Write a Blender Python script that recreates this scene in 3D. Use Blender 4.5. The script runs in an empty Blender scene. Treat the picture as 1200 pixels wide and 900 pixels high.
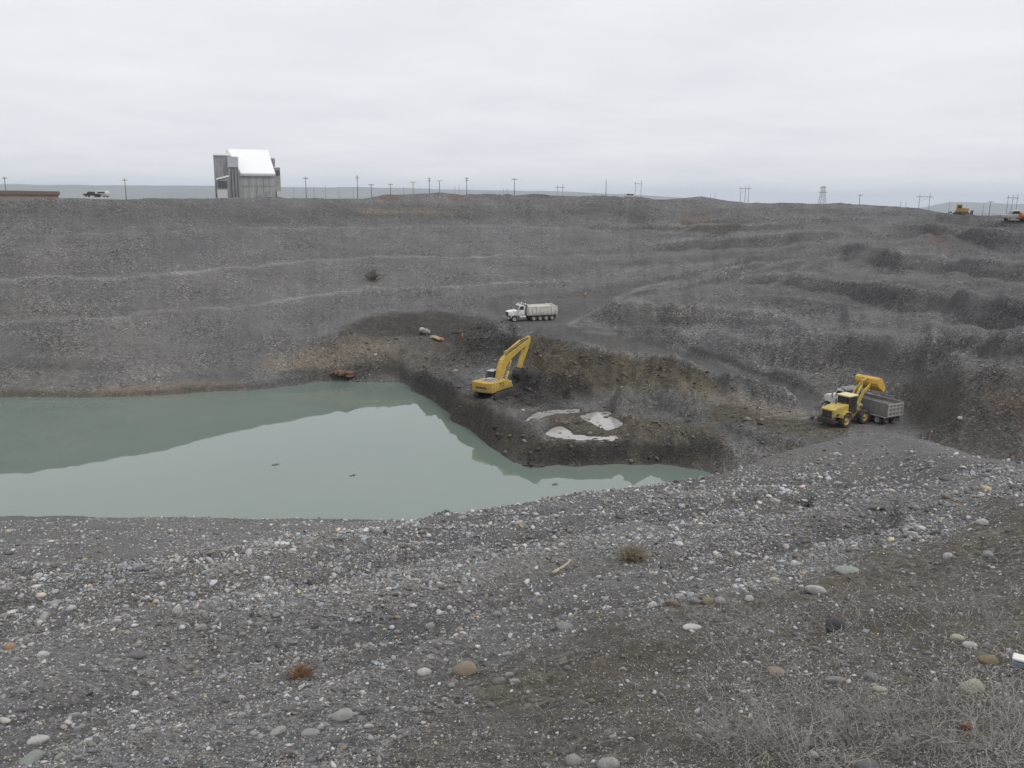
import bpy, bmesh, math, random
import numpy as np
from mathutils import Matrix, Vector
random.seed(7); RNG = np.random.default_rng(7)
S = bpy.context.scene
COL = S.collection

# ------------------------------------------------------------------ camera
EYE = 26.0                      # metres above the pond
FPX = 1000.0                    # focal length in photo pixels (1200 wide)
PITCH, ROLL = math.radians(12.05), math.radians(0.55)
_r0 = np.array([1., 0, 0]); _u0 = np.array([0, math.sin(PITCH), math.cos(PITCH)])
_b0 = np.array([0, -math.cos(PITCH), math.sin(PITCH)])
_R = math.cos(ROLL) * _r0 + math.sin(ROLL) * _u0
_U = math.cos(ROLL) * _u0 - math.sin(ROLL) * _r0
CM = np.stack([_R, _U, _b0], 1)
cam = bpy.data.cameras.new('camera'); cam.sensor_width = 36; cam.lens = 30.0
cam.clip_start = 0.1; cam.clip_end = 40000
camo = bpy.data.objects.new('camera', cam); COL.objects.link(camo); S.camera = camo
camo.matrix_world = Matrix(((CM[0, 0], CM[0, 1], CM[0, 2], 0), (CM[1, 0], CM[1, 1], CM[1, 2], 0),
                            (CM[2, 0], CM[2, 1], CM[2, 2], EYE), (0, 0, 0, 1)))

# ------------------------------------------------------------------ light
S.view_settings.view_transform = 'Standard'; S.view_settings.look = 'None'
S.view_settings.exposure = 0.0; S.view_settings.gamma = 1.0
S.view_settings.use_curve_mapping = False
SUN_EL, SUN_AZ = math.radians(50), math.radians(122)     # azimuth from +Y clockwise: behind the camera
W = bpy.data.worlds.new("World"); S.world = W; W.use_nodes = True
nt = W.node_tree; nt.nodes.clear()
def wn(t, **k):
    n = nt.nodes.new(t)
    for a, b in k.items(): setattr(n, a, b)
    return n
sky = wn('ShaderNodeTexSky', sky_type='NISHITA', sun_disc=False)
sky.sun_elevation = SUN_EL; sky.sun_rotation = SUN_AZ
tc = wn('ShaderNodeTexCoord'); sep = wn('ShaderNodeSeparateXYZ')
nt.links.new(tc.outputs['Generated'], sep.inputs[0])
def wmath(op, a, b=None):
    n = wn('ShaderNodeMath', operation=op)
    for i, q in enumerate((a, b)):
        if q is None: continue
        if isinstance(q, (int, float)): n.inputs[i].default_value = q
        else: nt.links.new(q, n.inputs[i])
    return n.outputs[0]
zz = wmath('ADD', wmath('MAXIMUM', sep.outputs[2], 0.0), 0.10)
cx = wmath('DIVIDE', sep.outputs[0], zz); cy = wmath('DIVIDE', sep.outputs[1], zz)
cmb = wn('ShaderNodeCombineXYZ'); nt.links.new(cx, cmb.inputs[0]); nt.links.new(cy, cmb.inputs[1])
n1 = wn('ShaderNodeTexNoise'); n1.inputs['Scale'].default_value = 0.9; n1.inputs['Detail'].default_value = 6
n1.inputs['Roughness'].default_value = 0.55
nt.links.new(cmb.outputs[0], n1.inputs['Vector'])
cr = wn('ShaderNodeValToRGB')
cr.color_ramp.elements[0].position = 0.28; cr.color_ramp.elements[0].color = (0.660, 0.665, 0.705, 1)
cr.color_ramp.elements[1].position = 0.72; cr.color_ramp.elements[1].color = (0.765, 0.765, 0.785, 1)
nt.links.new(n1.outputs[0], cr.inputs[0])
sc10 = wn('ShaderNodeVectorMath', operation='SCALE'); sc10.inputs['Scale'].default_value = 12.2
elv = wn('ShaderNodeMapRange', clamp=False); nt.links.new(sep.outputs[2], elv.inputs[0])
for _i, _v in enumerate((0.0, 0.45, 0.985, 1.06)): elv.inputs[_i + 1].default_value = _v
mulv = wn('ShaderNodeVectorMath', operation='SCALE'); nt.links.new(cr.outputs[0], mulv.inputs[0]); nt.links.new(elv.outputs[0], mulv.inputs['Scale'])
nt.links.new(mulv.outputs[0], sc10.inputs[0])
mxw = wn('ShaderNodeMix', data_type='RGBA'); mxw.inputs['Factor'].default_value = 0.95
nt.links.new(sky.outputs[0], mxw.inputs['A']); nt.links.new(sc10.outputs[0], mxw.inputs['B'])
bgn = wn('ShaderNodeBackground'); bgn.inputs['Strength'].default_value = 0.1
nt.links.new(mxw.outputs['Result'], bgn.inputs['Color'])
wo = wn('ShaderNodeOutputWorld'); nt.links.new(bgn.outputs[0], wo.inputs[0])
sun = bpy.data.lights.new('sun', 'SUN'); sun.energy = 1.5; sun.angle = math.radians(16); sun.color = (1, .97, .92)
suno = bpy.data.objects.new('sun', sun); COL.objects.link(suno)
_sd = Vector((math.sin(SUN_AZ) * math.cos(SUN_EL), math.cos(SUN_AZ) * math.cos(SUN_EL), math.sin(SUN_EL)))
suno.rotation_euler = _sd.to_track_quat('Z', 'Y').to_euler()

# ------------------------------------------------------------------ helpers: pixels and places
def ray(px, py):
    c = np.array([(px - 600) / FPX, -(py - 450) / FPX, -1.0])
    return CM @ c
def at_d(px, py, d):
    """point on the sight line of a photo pixel at horizontal distance d"""
    r = ray(px, py); k = d / math.hypot(r[0], r[1])
    return np.array([r[0] * k, r[1] * k, EYE + r[2] * k])
def at_z(px, py, z):
    r = ray(px, py); k = (z - EYE) / r[2]
    return np.array([r[0] * k, r[1] * k, z])
def project(x, y, z):
    p = np.stack([x, y, z - EYE], -1) @ CM
    w = np.where(p[..., 2] < -1e-3, -p[..., 2], 1e-3)
    return 600 + FPX * p[..., 0] / w, 450 - FPX * p[..., 1] / w, p[..., 2] < 0
def sstep(a, b, x):
    t = np.clip((x - a) / (b - a), 0, 1); return t * t * (3 - 2 * t)

# value-noise
_T = np.random.default_rng(3).random((256, 256))
def vnoise(x, y, seed=0):
    x = np.asarray(x) + seed * 17.31; y = np.asarray(y) + seed * 41.77
    xi = np.floor(x).astype(int); yi = np.floor(y).astype(int)
    fx = x - xi; fy = y - yi; fx = fx * fx * (3 - 2 * fx); fy = fy * fy * (3 - 2 * fy)
    a = _T[xi & 255, yi & 255]; b = _T[(xi + 1) & 255, yi & 255]
    c = _T[xi & 255, (yi + 1) & 255]; d = _T[(xi + 1) & 255, (yi + 1) & 255]
    return (a * (1 - fx) + b * fx) * (1 - fy) + (c * (1 - fx) + d * fx) * fy - 0.5
def fbm(x, y, seed=0, octs=4):
    s = 0; a = 1.0
    for i in range(octs):
        s = s + a * vnoise(x, y, seed + i * 5); x = x * 2.03; y = y * 2.03; a *= .5
    return s

# ------------------------------------------------------------------ terrain: feature lines from the viewpoint outwards
def D(px, py, d): return (px, py, 'D', d)
def Z(px, py, z): return (px, py, 'Z', z)
def DZ(px, d, z): return (px, d, 'X', z)
SHORE = [Z(-200,466,0), Z(0,466,0), Z(100,466.5,0), Z(150,465,0), Z(200,463,0), Z(250,459,0), Z(300,457,0), Z(350,451,0),
         Z(380,447,0), Z(420,447,0), Z(468,446,0), Z(485,455,0), Z(500,463,0), Z(520,475,0), Z(540,492,0), Z(570,519,0), Z(600,540,0), Z(620,547,0),
         Z(640,547,0), Z(700,544,0), Z(780,544,0), Z(822,550,0), Z(850,553,.2), Z(900,536,1.2), Z(950,516,2), Z(1000,505,2.3),
         Z(1060,500,2.6), Z(1120,515,3), Z(1200,520,3.4), Z(1400,525,3.8)]
def left(fr):
    """points on the even left wall, a fraction of the way from the shore to the first bench"""
    o = []
    for px, ds, db, zb in ((-200, 141.2, 155.1, 7.4), (0, 129.2, 145.4, 8.0), (150, 122.5, 143.2, 8.7), (300, 121.5, 149., 8.7)):
        o.append(DZ(px, ds + .8 + (db - ds - .8) * fr, .5 + (zb - .5) * fr))
    return o
RINGS = [
 ('foot',  [DZ(-200,.5,24.4), DZ(1400,.5,24.4)]),
 ('near1', [D(-200,905,9), D(0,905,9), D(300,905,8.2), D(600,905,7.2), D(900,905,6.4), D(1200,905,6), D(1400,905,5.8)]),
 ('near2', [D(-200,785,17), D(0,785,17), D(300,780,14.5), D(600,780,12), D(900,780,10.3), D(1200,780,9.5), D(1400,780,9)]),
 ('near3', [D(-200,735,22), D(0,725,23), D(300,705,23), D(600,700,19), D(900,700,15), D(1200,700,13.5), D(1400,700,13)]),
 ('near4', [D(-200,706,27), D(0,692,28), D(300,662,33), D(450,648,36), D(600,640,36), D(900,620,31), D(1200,600,23), D(1400,595,20)]),
 ('brow',  [D(-200,700,31), D(0,684,32), D(300,650,40), D(450,624,48), D(520,606,53), D(600,591,56), D(750,570,60), D(850,555,62),
            D(950,545,62), D(1050,545,60), D(1200,550,50), D(1400,556,44)]),
 ('behind',[Z(-200,603,0), Z(0,604,0), Z(150,606,0), Z(300,608,0), Z(400,609,0), Z(450,609,0), DZ(520,67,.0), DZ(600,70,-.5), DZ(750,73,-.7),
            DZ(825,72,-.2), D(860,550,66), D(900,535,66), D(950,520,66), D(1000,509,68), D(1050,505,68), D(1100,519,64), D(1150,538,60), D(1200,544,58), D(1400,552,54)]),
 ('bed',   [DZ(-200,72,-2), DZ(450,72,-2), DZ(600,75,-2), DZ(800,77.5,-1.5), DZ(850,77,-.6), DZ(900,76,.6), DZ(950,77,1.5), DZ(1000,79,2.2), DZ(1050,79,2.4),
            DZ(1120,76,2.8), DZ(1200,73,3.2), DZ(1400,70,3.5)]),
 ('shore0', 'under'),
 ('shore', SHORE),
 ('bank',  [Z(-200,463,.5), Z(0,463,.5), Z(200,459.5,.5), Z(300,453,.6), Z(380,440,1.1), Z(430,437,1.3), Z(470,438,1.2), Z(500,447,1.6), Z(540,468,2.2), Z(570,484,2.4),
            Z(600,500,2.3), Z(640,513,2), Z(700,516,2), Z(780,518,1.9), Z(825,532,1.5), Z(850,543,1), Z(900,528,1.6), Z(950,508,2.2),
            Z(1000,499,2.4), Z(1060,496,2.7), DZ(1120,82,3.2), DZ(1200,79,3.6), DZ(1400,76,4)]),
 ('toe', left(0.2) + [Z(400,428,2.0), Z(470,424,2.5), Z(540,437,2.7), Z(600,444,2.5), Z(640,455,2.6), Z(700,457,2.6),
            Z(760,458,2.6), Z(830,467,2.6), Z(880,475,2.6), Z(950,487,2.6), Z(1000,489,2.6), Z(1060,486,2.9), DZ(1120,90,3.6), DZ(1200,86,4.2), DZ(1400,83,4.6)]),
 ('edge1', left(0.38) + [Z(400,392,6), D(440,372,143.5), D(500,364,147), D(560,372,139.5), Z(600,386,7.3), Z(640,395,6.6),
            Z(700,405,6), Z(760,413,5.3), Z(830,433,4.3), Z(880,451,3.6), Z(950,474,2.9), Z(1000,478,2.9), DZ(1060,96,3.6), DZ(1120,95,4.4), DZ(1200,92,5.2), DZ(1400,88,5.6)]),
 ('edge2', left(0.56) + [D(430,366,148), D(500,360,151), D(560,367,143), Z(600,377,8), Z(650,382,7.5), Z(700,391,6.9),
            Z(760,402,6.1), Z(830,424,4.8), Z(880,440,4.1), Z(950,463,3.2), Z(1000,470,3.2), DZ(1060,100,4.4), DZ(1120,99,5.3), DZ(1200,97,6.6), DZ(1400,93,7)]),
 ('knob', left(0.64) + [D(430,363,150), D(500,358,153), D(560,365,145), D(600,375,131), Z(640,379.5,7.7), D(670,376,131.5), D(700,372,131), D(760,368,133),
            D(830,372,132), D(880,390,125), D(950,406,119), D(1060,400,118), D(1120,392,116), D(1200,384,112), D(1400,380,106)]),
 ('ramp1', left(0.74) + [D(430,359,152), D(500,354,156), D(560,360,148), D(600,371,134), Z(640,378,7.9), Z(670,374,8.3), Z(720,353,9.5), Z(760,339,10.7),
            Z(830,326,12.4), Z(880,318,13.5), Z(950,305,15), Z(990,298,16), D(1060,304,165), D(1120,307,158), D(1200,312,148), D(1400,318,138)]),
 ('ramp2', left(0.84) + [D(430,352,155), D(500,350,158.5), D(560,352,153), D(600,351,151), D(660,350,152), D(720,343,155), D(760,333,161),
            D(830,319,164), D(880,311,167), D(950,300,175), D(990,294.5,178), D(1060,301,171), D(1120,304,164), D(1200,308,154), D(1400,314,144)]),
 ('bench1a',[D(-200,385,155), D(0,378,145.4), D(150,368,143.2), D(300,358,149), D(430,339,160), D(500,335.5,161), D(600,333,163), D(690,330,168), D(760,322,173), D(830,310,178), D(900,298,182),
            D(990,288,188), D(1060,290,182), D(1120,292,174), D(1200,296,163), D(1400,300,152)]),
 ('bench1b', ('off', 2.2, .15)),
 ('bench2a',[D(-200,336,164.7), D(0,330,155.9), D(150,322,155.3), D(300,312,166), D(450,301,178), D(600,300,188), D(700,300,192), D(830,294,196), D(900,288,198), D(990,279,202),
            D(1060,279,196), D(1200,284,175), D(1400,286,165)]),
 ('bench2b', ('off', 2.2, .15)),
 ('bench3a',[D(-200,282,176.7), D(0,277,169), D(150,272,170.7), D(300,268,185.6), D(450,266,198), D(600,264,210), D(740,268,216), D(830,270,216), D(990,266,216), D(1060,264,209), D(1200,270,184), D(1400,272,172)]),
 ('bench3b', ('off', 3, .15)),
 ('rim',   [D(-200,231,189), D(0,231,182), D(150,232,185.5), D(300,232,205), D(425,232,218), D(450,228,222), D(500,226.5,227), D(560,227,228), D(640,228,229), D(690,230,231), D(760,233,233),
            D(830,236,236), D(990,239,238), D(1060,243,230), D(1095,247.5,222), D(1120,251,212), D(1160,252,202), D(1200,252,192), D(1400,254,176)]),
 ('rimb', ('off', 7, -.25)),
]
def az_of(px, py=470):
    r = ray(px, py); return math.atan2(r[0], r[1])
AZ_IN = np.radians(np.arange(-37.5, 37.5001, 0.11))
AZ_OUT = np.radians(np.concatenate([np.arange(-180, -60, 8.), np.arange(-60, -37.6, 1.2)]))
AZ = np.concatenate([AZ_OUT, AZ_IN, -AZ_OUT[::-1]])
AZ = np.unique(np.round(AZ, 6)); AZ[0] = -math.pi; AZ[-1] = math.pi
NA = len(AZ)
def smooth_az(v):
    for _ in range(3):
        w = v.copy(); w[1:-1] = (v[:-2] + v[1:-1] * 2 + v[2:]) / 4; v = w
    return v
RD, RZ, RN = [], [], []
shd = None
for name, spec in RINGS:
    if isinstance(spec, tuple):
        d = RD[-1] + spec[1]; z = RZ[-1] + spec[2]
    else:
        pts = SHORE if spec == 'under' else spec
        P = []
        for q in pts:
            if q[2] == 'D': p = at_d(q[0], q[1], q[3])
            elif q[2] == 'Z': p = at_z(q[0], q[1], q[3])
            else:
                a = az_of(q[0]); P.append((a, q[1], q[3])); continue
            P.append((math.atan2(p[0], p[1]), math.hypot(p[0], p[1]), p[2]))
        P.sort(); P = np.array(P)
        d = smooth_az(np.interp(AZ, P[:, 0], P[:, 1])); z = smooth_az(np.interp(AZ, P[:, 0], P[:, 2]))
        if spec == 'under': d = d - 2.2; z = z - 1.5
    if name in ('shore', 'shore0', 'bank'):
        jit = (sstep(az_of(455), az_of(500), AZ) * .9 + .25) * (1 - sstep(az_of(830), az_of(870), AZ))
        sd_ = 21 if name != 'bank' else 27
        d = d + jit * (fbm(AZ * 45, AZ * 0 + .5, sd_, 4) * 1.1)
        if name == 'bank': d = np.maximum(d, RD[-1] + .7)
    if RD: d = np.maximum(d, RD[-1] + 0.25)
    RD.append(d); RZ.append(z); RN.append(name)
# the plain beyond the rim falls away towards the valley
rt = sstep(math.radians(10), math.radians(30), AZ)
RD.append(RD[-1] + 45); RZ.append(np.minimum(RZ[-1] - .7, 24.6)); RN.append('plain1')
RD.append(np.full(NA, 620.)); RZ.append(23.4 * (1 - rt) + 17 * rt); RN.append('plain2')
RD.append(np.full(NA, 2600.)); RZ.append(np.full(NA, -8.)); RN.append('plain3')
RD.append(np.full(NA, 9000.)); RZ.append(np.full(NA, -8.)); RN.append('plain4')
RD = np.array(RD); RZ = np.array(RZ)
# round behind the camera the pit closes into level ground
bk = sstep(math.radians(62), math.radians(100), np.abs(AZ))
RZ = RZ * (1 - bk) + np.where(RD < 500, 24.4, RZ) * bk
IDX = {n: i for i, n in enumerate(RN)}

DR = np.concatenate([[.5], np.arange(1.2, 4.5, .4), np.exp(np.arange(math.log(4.5), math.log(64), .0105)), np.arange(64, 160, .36), np.arange(160, 250, .6),
                     np.exp(np.arange(math.log(251), math.log(9000), .11)), [9000.]])
ND = len(DR)
ZG = np.zeros((NA, ND)); KG = np.zeros((NA, ND), int)
for i in range(NA):
    ZG[i] = np.interp(DR, RD[:, i], RZ[:, i]); KG[i] = np.searchsorted(RD[:, i], DR, side='right') - 1
# soften the creases a little (along the sight direction)
for _ in range(2):
    w = ZG.copy(); w[:, 1:-1] = (ZG[:, :-2] + 2 * ZG[:, 1:-1] + ZG[:, 2:]) / 4
    m = (DR > 5) & (DR < 255); ZG[:, m] = w[:, m]
XG = np.sin(AZ)[:, None] * DR[None]; YG = np.cos(AZ)[:, None] * DR[None]
PXG, PYG, FRG = project(XG, YG, ZG)
k = KG
def ringpos(name): return RD[IDX[name]][:, None]
DG = np.broadcast_to(DR[None], (NA, ND))
is_near = k < IDX['bed']
is_wall = (k >= IDX['edge2']) & (k < IDX['rim'])
is_plain = k >= IDX['rim']
wob = fbm(XG / 3.5, YG / 3.5, 31, 3) * 8
px_, py_ = PXG + wob, PYG + wob * .5
road = np.zeros((NA, ND))
def band(a, b, soft): return sstep(-soft, soft, DG - ringpos(a)) * sstep(-soft, soft, ringpos(b) - DG)
lower = band('edge1', 'edge2', .5) * sstep(560, 620, PXG) * (1 - sstep(960, 1010, PXG))
upper = band('ramp1', 'ramp2', .6) * sstep(545, 600, PXG) * (1 - sstep(985, 1010, PXG))
truckpad = band('edge2', 'ramp2', .6) * sstep(560, 600, PXG) * (1 - sstep(640, 690, PXG))
road = np.clip(lower + upper + truckpad, 0, 1)
wallw = sstep(0, 1, (DG - ringpos('toe')) / 4) * (1 - is_plain)
floorw = (1 - is_near) * (1 - wallw) * (1 - is_plain)
# relief
nearw = np.where(is_near, 1., 0.)
bump = nearw * (fbm(XG / 4.2, YG / 4.2, 1, 4) * .30 * sstep(4, 14, DG) + fbm(XG / .55, YG / .55, 2, 3) * .06 + (DG < 30) * fbm(XG / .16, YG / .16, 6, 2) * .025 + fbm(XG / 14, YG / 14, 5, 2) * .5 * sstep(10, 25, DG) * (1 - sstep(52, 64, DG)))
rc = AZ[:, None] * 150
bump = bump + wallw * (1 - road * .85) * (fbm(XG / 9, YG / 9, 7, 4) * .75 + fbm(rc / 2.6, DG / 14, 9, 3) * .45 + fbm(XG / 1.7, YG / 1.7, 11, 3) * .2)
rightw = sstep(650, 760, PXG) * wallw * (1 - sstep(-6, 4, DG - ringpos('rim')))
bump = bump + rightw * (1 - road) * (fbm(PXG / 230, PYG / 20 + PXG / 700, 13, 3) * 2.6 + (.5 - np.abs(fbm(PXG / 30, PYG / 60, 14, 3))) * 1.1)
bump = bump + floorw * (fbm(XG / 5, YG / 5, 15, 4) * .45 + (.35 - np.abs(fbm(XG / 2.2, YG / 2.2, 16, 3))) * .5 + fbm(XG / 1.1, YG / 1.1, 17, 3) * .28) * sstep(-.2, .6, ZG)
bump = bump + is_plain * (DG < 700) * fbm(XG / 15, YG / 15, 19, 3) * .3
bump = bump + sstep(5, 0, np.abs(DG - ringpos('rim'))) * fbm(XG / 6, YG / 6, 23, 4) * .55
bump = bump * sstep(.3, 2, np.abs(DG - ringpos('shore')) + 10 * (PXG > 840) + (PXG > 480) * .6)
ZG = ZG + bump
# the right-hand wall and the ground above the ramp step up in worn terraces
st = 2.7; zw = ZG + fbm(XG / 26, YG / 26, 61, 3) * 2.6; tq = zw / st; tf = tq - np.floor(tq)
terr = st * (sstep(.36, .80, tf) - tf)
tw = wallw * sstep(690, 800, PXG) * (1 - road) * sstep(1, 6, DG - ringpos('edge2')) * sstep(0, 6, ringpos('rim') - DG) * (1 - .7 * sstep(-2, 3, DG - ringpos('ramp1')) * (1 - sstep(2, 8, DG - ringpos('ramp2'))))
ZG = ZG + terr * tw * (.22 - .1 * sstep(0, 6, DG - ringpos('ramp2')))
flat_ = 0 * tw * (1 - sstep(.28, .40, tf) + sstep(.76, .88, tf))
steep = .4 * tw * (sstep(.36, .46, tf) - sstep(.70, .80, tf))  # terrace risers; their shade is painted into the colour through this mask
# long benches cut across the right-hand wall
BENCH = [([(672,377),(700,366),(755,362),(830,366),(905,374),(970,388)], 1.7, 3.2), ([(845,331),(920,327),(1000,338),(1100,351),(1210,364),(1420,380)], 2.4, 4.2), ([(985,297.5),(1060,304),(1130,310),(1210,317),(1420,326)], 2.2, 4.0),
         ([(890,404),(980,398),(1060,402),(1140,412),(1230,425),(1420,440)], 1.5, 3.2), ([(740,290),(800,285),(860,280),(940,275),(1010,272)], 1.6, 4.0), ([(1030,262),(1120,272),(1220,283),(1420,292)], 2.2, 4.5), ([(660,263),(760,267),(880,266),(960,261)], 1.3, 4.0)]
bface = np.zeros((NA, ND)); bedge = np.zeros((NA, ND))
for pts, h, a_ in BENCH:
    xs = np.arange(pts[0][0], pts[-1][0] + 1, 4.); ys = np.interp(xs, [p[0] for p in pts], [p[1] for p in pts]); q_ = []
    for x_, y_ in zip(xs, ys):
        rr_ = ray(x_, y_); hh_ = math.hypot(rr_[0], rr_[1]); az_ = math.atan2(rr_[0], rr_[1]); i_ = min(max(int(np.searchsorted(AZ, az_)), 0), NA - 1)
        b_ = np.nonzero((EYE + rr_[2] / hh_ * DR <= ZG[i_]) & (DR > 76))[0]
        q_.append((az_, DR[b_[0]] if len(b_) else np.nan))
    q_ = np.array(q_); q_ = q_[~np.isnan(q_[:, 1])]; dl = np.interp(AZ, q_[:, 0], q_[:, 1])
    for _ in range(60): dl[1:-1] = (dl[:-2] + 2 * dl[1:-1] + dl[2:]) / 4
    dl = dl + 1.1 * fbm(AZ * 30, AZ * 0 + h, 78, 3)
    s_ = DG - dl[:, None]; en = sstep(q_[0, 0], q_[0, 0] + .05, AZ) * (1 - sstep(q_[-1, 0] - .05, q_[-1, 0], AZ)); en = en[:, None]
    up_ = np.where(s_ < -a_, -.5 * np.exp(-((s_ + a_) / 7.) ** 2), np.where(s_ < 0, (s_ + a_) / a_ - .5, .5 * np.exp(-(s_ / 8.) ** 2)))
    ZG = ZG + h * up_ * en * (1 - road)
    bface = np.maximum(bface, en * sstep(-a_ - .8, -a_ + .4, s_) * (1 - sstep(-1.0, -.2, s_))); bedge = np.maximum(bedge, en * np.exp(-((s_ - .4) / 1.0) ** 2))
# berms pushed up along the outer edges of the haul roads
for nm_, x0_, x1_ in (('edge1', 650, 950), ('ramp1', 690, 985)):
    ZG = ZG + .22 * np.exp(-((DG - ringpos(nm_) + .3) / .7) ** 2) * sstep(x0_, x0_ + 40, PXG) * (1 - sstep(x1_ - 30, x1_, PXG)) * (.7 + .8 * fbm(XG / 2.5, YG / 2.5, 79, 2))
# brown face below the lower road: fanned gullies
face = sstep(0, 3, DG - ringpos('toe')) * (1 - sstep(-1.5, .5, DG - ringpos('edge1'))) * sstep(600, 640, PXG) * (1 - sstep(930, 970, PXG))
ZG = ZG - face * (np.abs(fbm(PXG / 34, PYG / 130, 62, 3)) * 2.2 + np.abs(fbm(PXG / 9, PYG / 60, 63, 2)) * .6)
# near slope: gravel shoved into long diagonal ridges
dgn = fbm((PYG + .26 * PXG) / 46 + 40, PXG / 620 + 7, 64, 3); dgn2 = fbm((PYG + .30 * PXG) / 15 + 40, PXG / 260 + 7, 65, 3)
def nline(pts, w):
    best = np.full((NA, ND), 1e9); yy = PYG + 14 * fbm(XG / 3, YG / 3, 76, 3)
    for (x0, y0), (x1, y1) in zip(pts[:-1], pts[1:]):
        t = np.clip((PXG - x0) / (x1 - x0), 0, 1); best = np.minimum(best, np.abs(yy - y0 - t * (y1 - y0)) + 3 * np.maximum(np.abs(PXG - (x0 + x1) / 2) - abs(x1 - x0) / 2, 0))
    return np.exp(-(best / w) ** 2) * nearw
RIDGE_UP = np.clip(nline([(-150,815),(0,790),(300,728),(650,662),(1000,592),(1300,545)], 17) + nline([(-100,905),(120,878),(330,828),(480,775),(560,742),(660,700),(780,668)], 15) + .8 * nline([(-100,722),(100,690),(330,655),(560,612),(800,575)], 9), 0, 1)
RIDGE_DN = np.clip(nline([(-150,858),(0,836),(220,790),(420,738),(620,694),(850,645),(1050,600)], 13) + nline([(-100,762),(150,722),(420,668),(700,620),(950,578)], 12), 0, 1)
dgn = dgn * .6 + .34 * RIDGE_UP - .34 * RIDGE_DN
nw = nearw * sstep(6, 12, DG) * (1 - sstep(-6, 1, DG - ringpos('brow')))
ZG = ZG + nw * (dgn * .042 + dgn2 * .013) * DG
def ridge(pts, h, w, seed=1):
    """a bank thrown up along a line of places (pixel, pixel, height of its foot)"""
    P = [at_z(*q) for q in pts]; best = np.full((NA, ND), 1e9)
    for p0, p1 in zip(P[:-1], P[1:]):
        e = p1[:2] - p0[:2]; L2 = (e ** 2).sum(); t = np.clip(((XG - p0[0]) * e[0] + (YG - p0[1]) * e[1]) / L2, 0, 1)
        best = np.minimum(best, np.hypot(XG - p0[0] - t * e[0], YG - p0[1] - t * e[1]))
    q = best / w * (1 + .55 * fbm(XG / 2.2, YG / 2.2, seed, 3))
    return h * np.clip(1 - q, 0, 1) * (1 + .5 * fbm(XG / 1.4, YG / 1.4, seed + 3, 3))
for pts, h, w in (([(486,446,1.5),(515,458,2),(545,470,2.2),(575,484,2.3),(605,497,2.2),(640,512,2)], 1.2, 2.4), ([(618,436,2.6),(645,446,2.5),(675,462,2.4)], 3.5, 4.4),
                  ([(600,446,2.5),(622,462,2.4),(650,474,2.3)], 1.2, 3.0), ([(545,414,4.2),(572,406,5.0),(590,409,5.0)], 1.9, 4.0), ([(735,478,2.4),(775,473,2.4),(812,484,2.4)], 2.7, 3.4),
                  ([(742,522,1.8),(746,512,2)], .9, 1.8), ([(800,516,1.9),(835,528,1.6),(852,540,1)], 1.3, 2.6), ([(850,512,1.9),(900,515,1.9),(940,524,1.8)], 1.1, 2.6),
                  ([(690,494,2.2),(730,505,2.1),(780,507,2.0)], .7, 2.2), ([(420,425,2.2),(470,418,3),(520,430,2.6)], .9, 3.), ([(500,400,5),(530,412,4),(552,424,3)], .7, 2.),
                  ([(1070,476,4),(1120,462,5),(1165,470,5),(1200,480,5)], 1.8, 4.5), ([(1100,505,3.4),(1150,512,3.6),(1210,506,4)], 1.2, 3.4), ([(1060,520,4),(1120,530,4),(1200,538,5)], 1.0, 3.),
                  ([(835,415,5.2),(890,434,4.6),(950,456,3.8)], .9, 2.2)):
    ZG = ZG + ridge(pts, h, w, int(pts[0][0]) % 40)
# local heaps and hollows
def heap(px, py, z0, h, r, rx=1.0, ang=0, p=2.0, rough=.25):
    c = at_z(px, py, z0); dx = XG - c[0]; dy = YG - c[1]
    u = (dx * math.cos(ang) + dy * math.sin(ang)) / rx; v = -dx * math.sin(ang) + dy * math.cos(ang)
    q = np.sqrt(u * u + v * v) / r * (1 + rough * fbm(XG / (r * .45), YG / (r * .45), int(px) % 50, 3))
    return h * np.clip(1 - q, 0, 1) ** (1.0 / p * 2 if p < 2 else 1.0), c
HEAPS = [(632,456,2.4,2.2,4.0,1.6,.3), (655,462,2.4,1.0,3.4,1.5,-.2), (580,418,4.0,2.6,5.0,1.5,-.3), (556,424,3.4,1.2,3.6,1.3,.4), (505,440,2.2,1.4,3.6,1.5,-.7),
         (540,455,2.4,.9,2.8,1.3,-.6), (765,478,2.4,1.1,3.4,1.6,.1), (790,486,2.4,.6,2.6,1.3,0), (742,494,2.2,.6,2.0,1.3,0), (700,507,2.0,.5,2.2,1.5,0), (600,480,2.3,.5,2.6,1.8,-.8),
         (625,508,2.1,.6,2.4,1.4,-.7), (870,520,1.9,1.0,3.6,1.6,.4), (905,500,2.3,.7,3.0,2.0,-.5), (1110,470,5,1.6,5,1.6,.5), (1140,478,5,1.6,4,1.4,-.2), (1155,492,4.4,1.3,3.5,1.6,.2),
         (1180,505,4,.9,3.5,1.8,0), (1130,520,3.5,.7,3.,1.6,.3), (1165,541,4.5,.8,2.4,1.4,0), (745,302,12.,2.0,6,1.5,0), (905,338,12,1.6,7,1.5,.2), (720,378,7.5,1.5,4,1.4,.5), (700,392,6.8,1.0,3,1.6,-.6),
         (455,388,6.5,1.4,5,1.5,0), (820,265,20,1.6,8,1.5,0), (400,441,1.2,.5,3.0,1.4,0), (450,436,1.4,.9,3,1.6,0)]
for h in HEAPS:
    dz, c = heap(*h); ZG = ZG + dz
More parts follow.
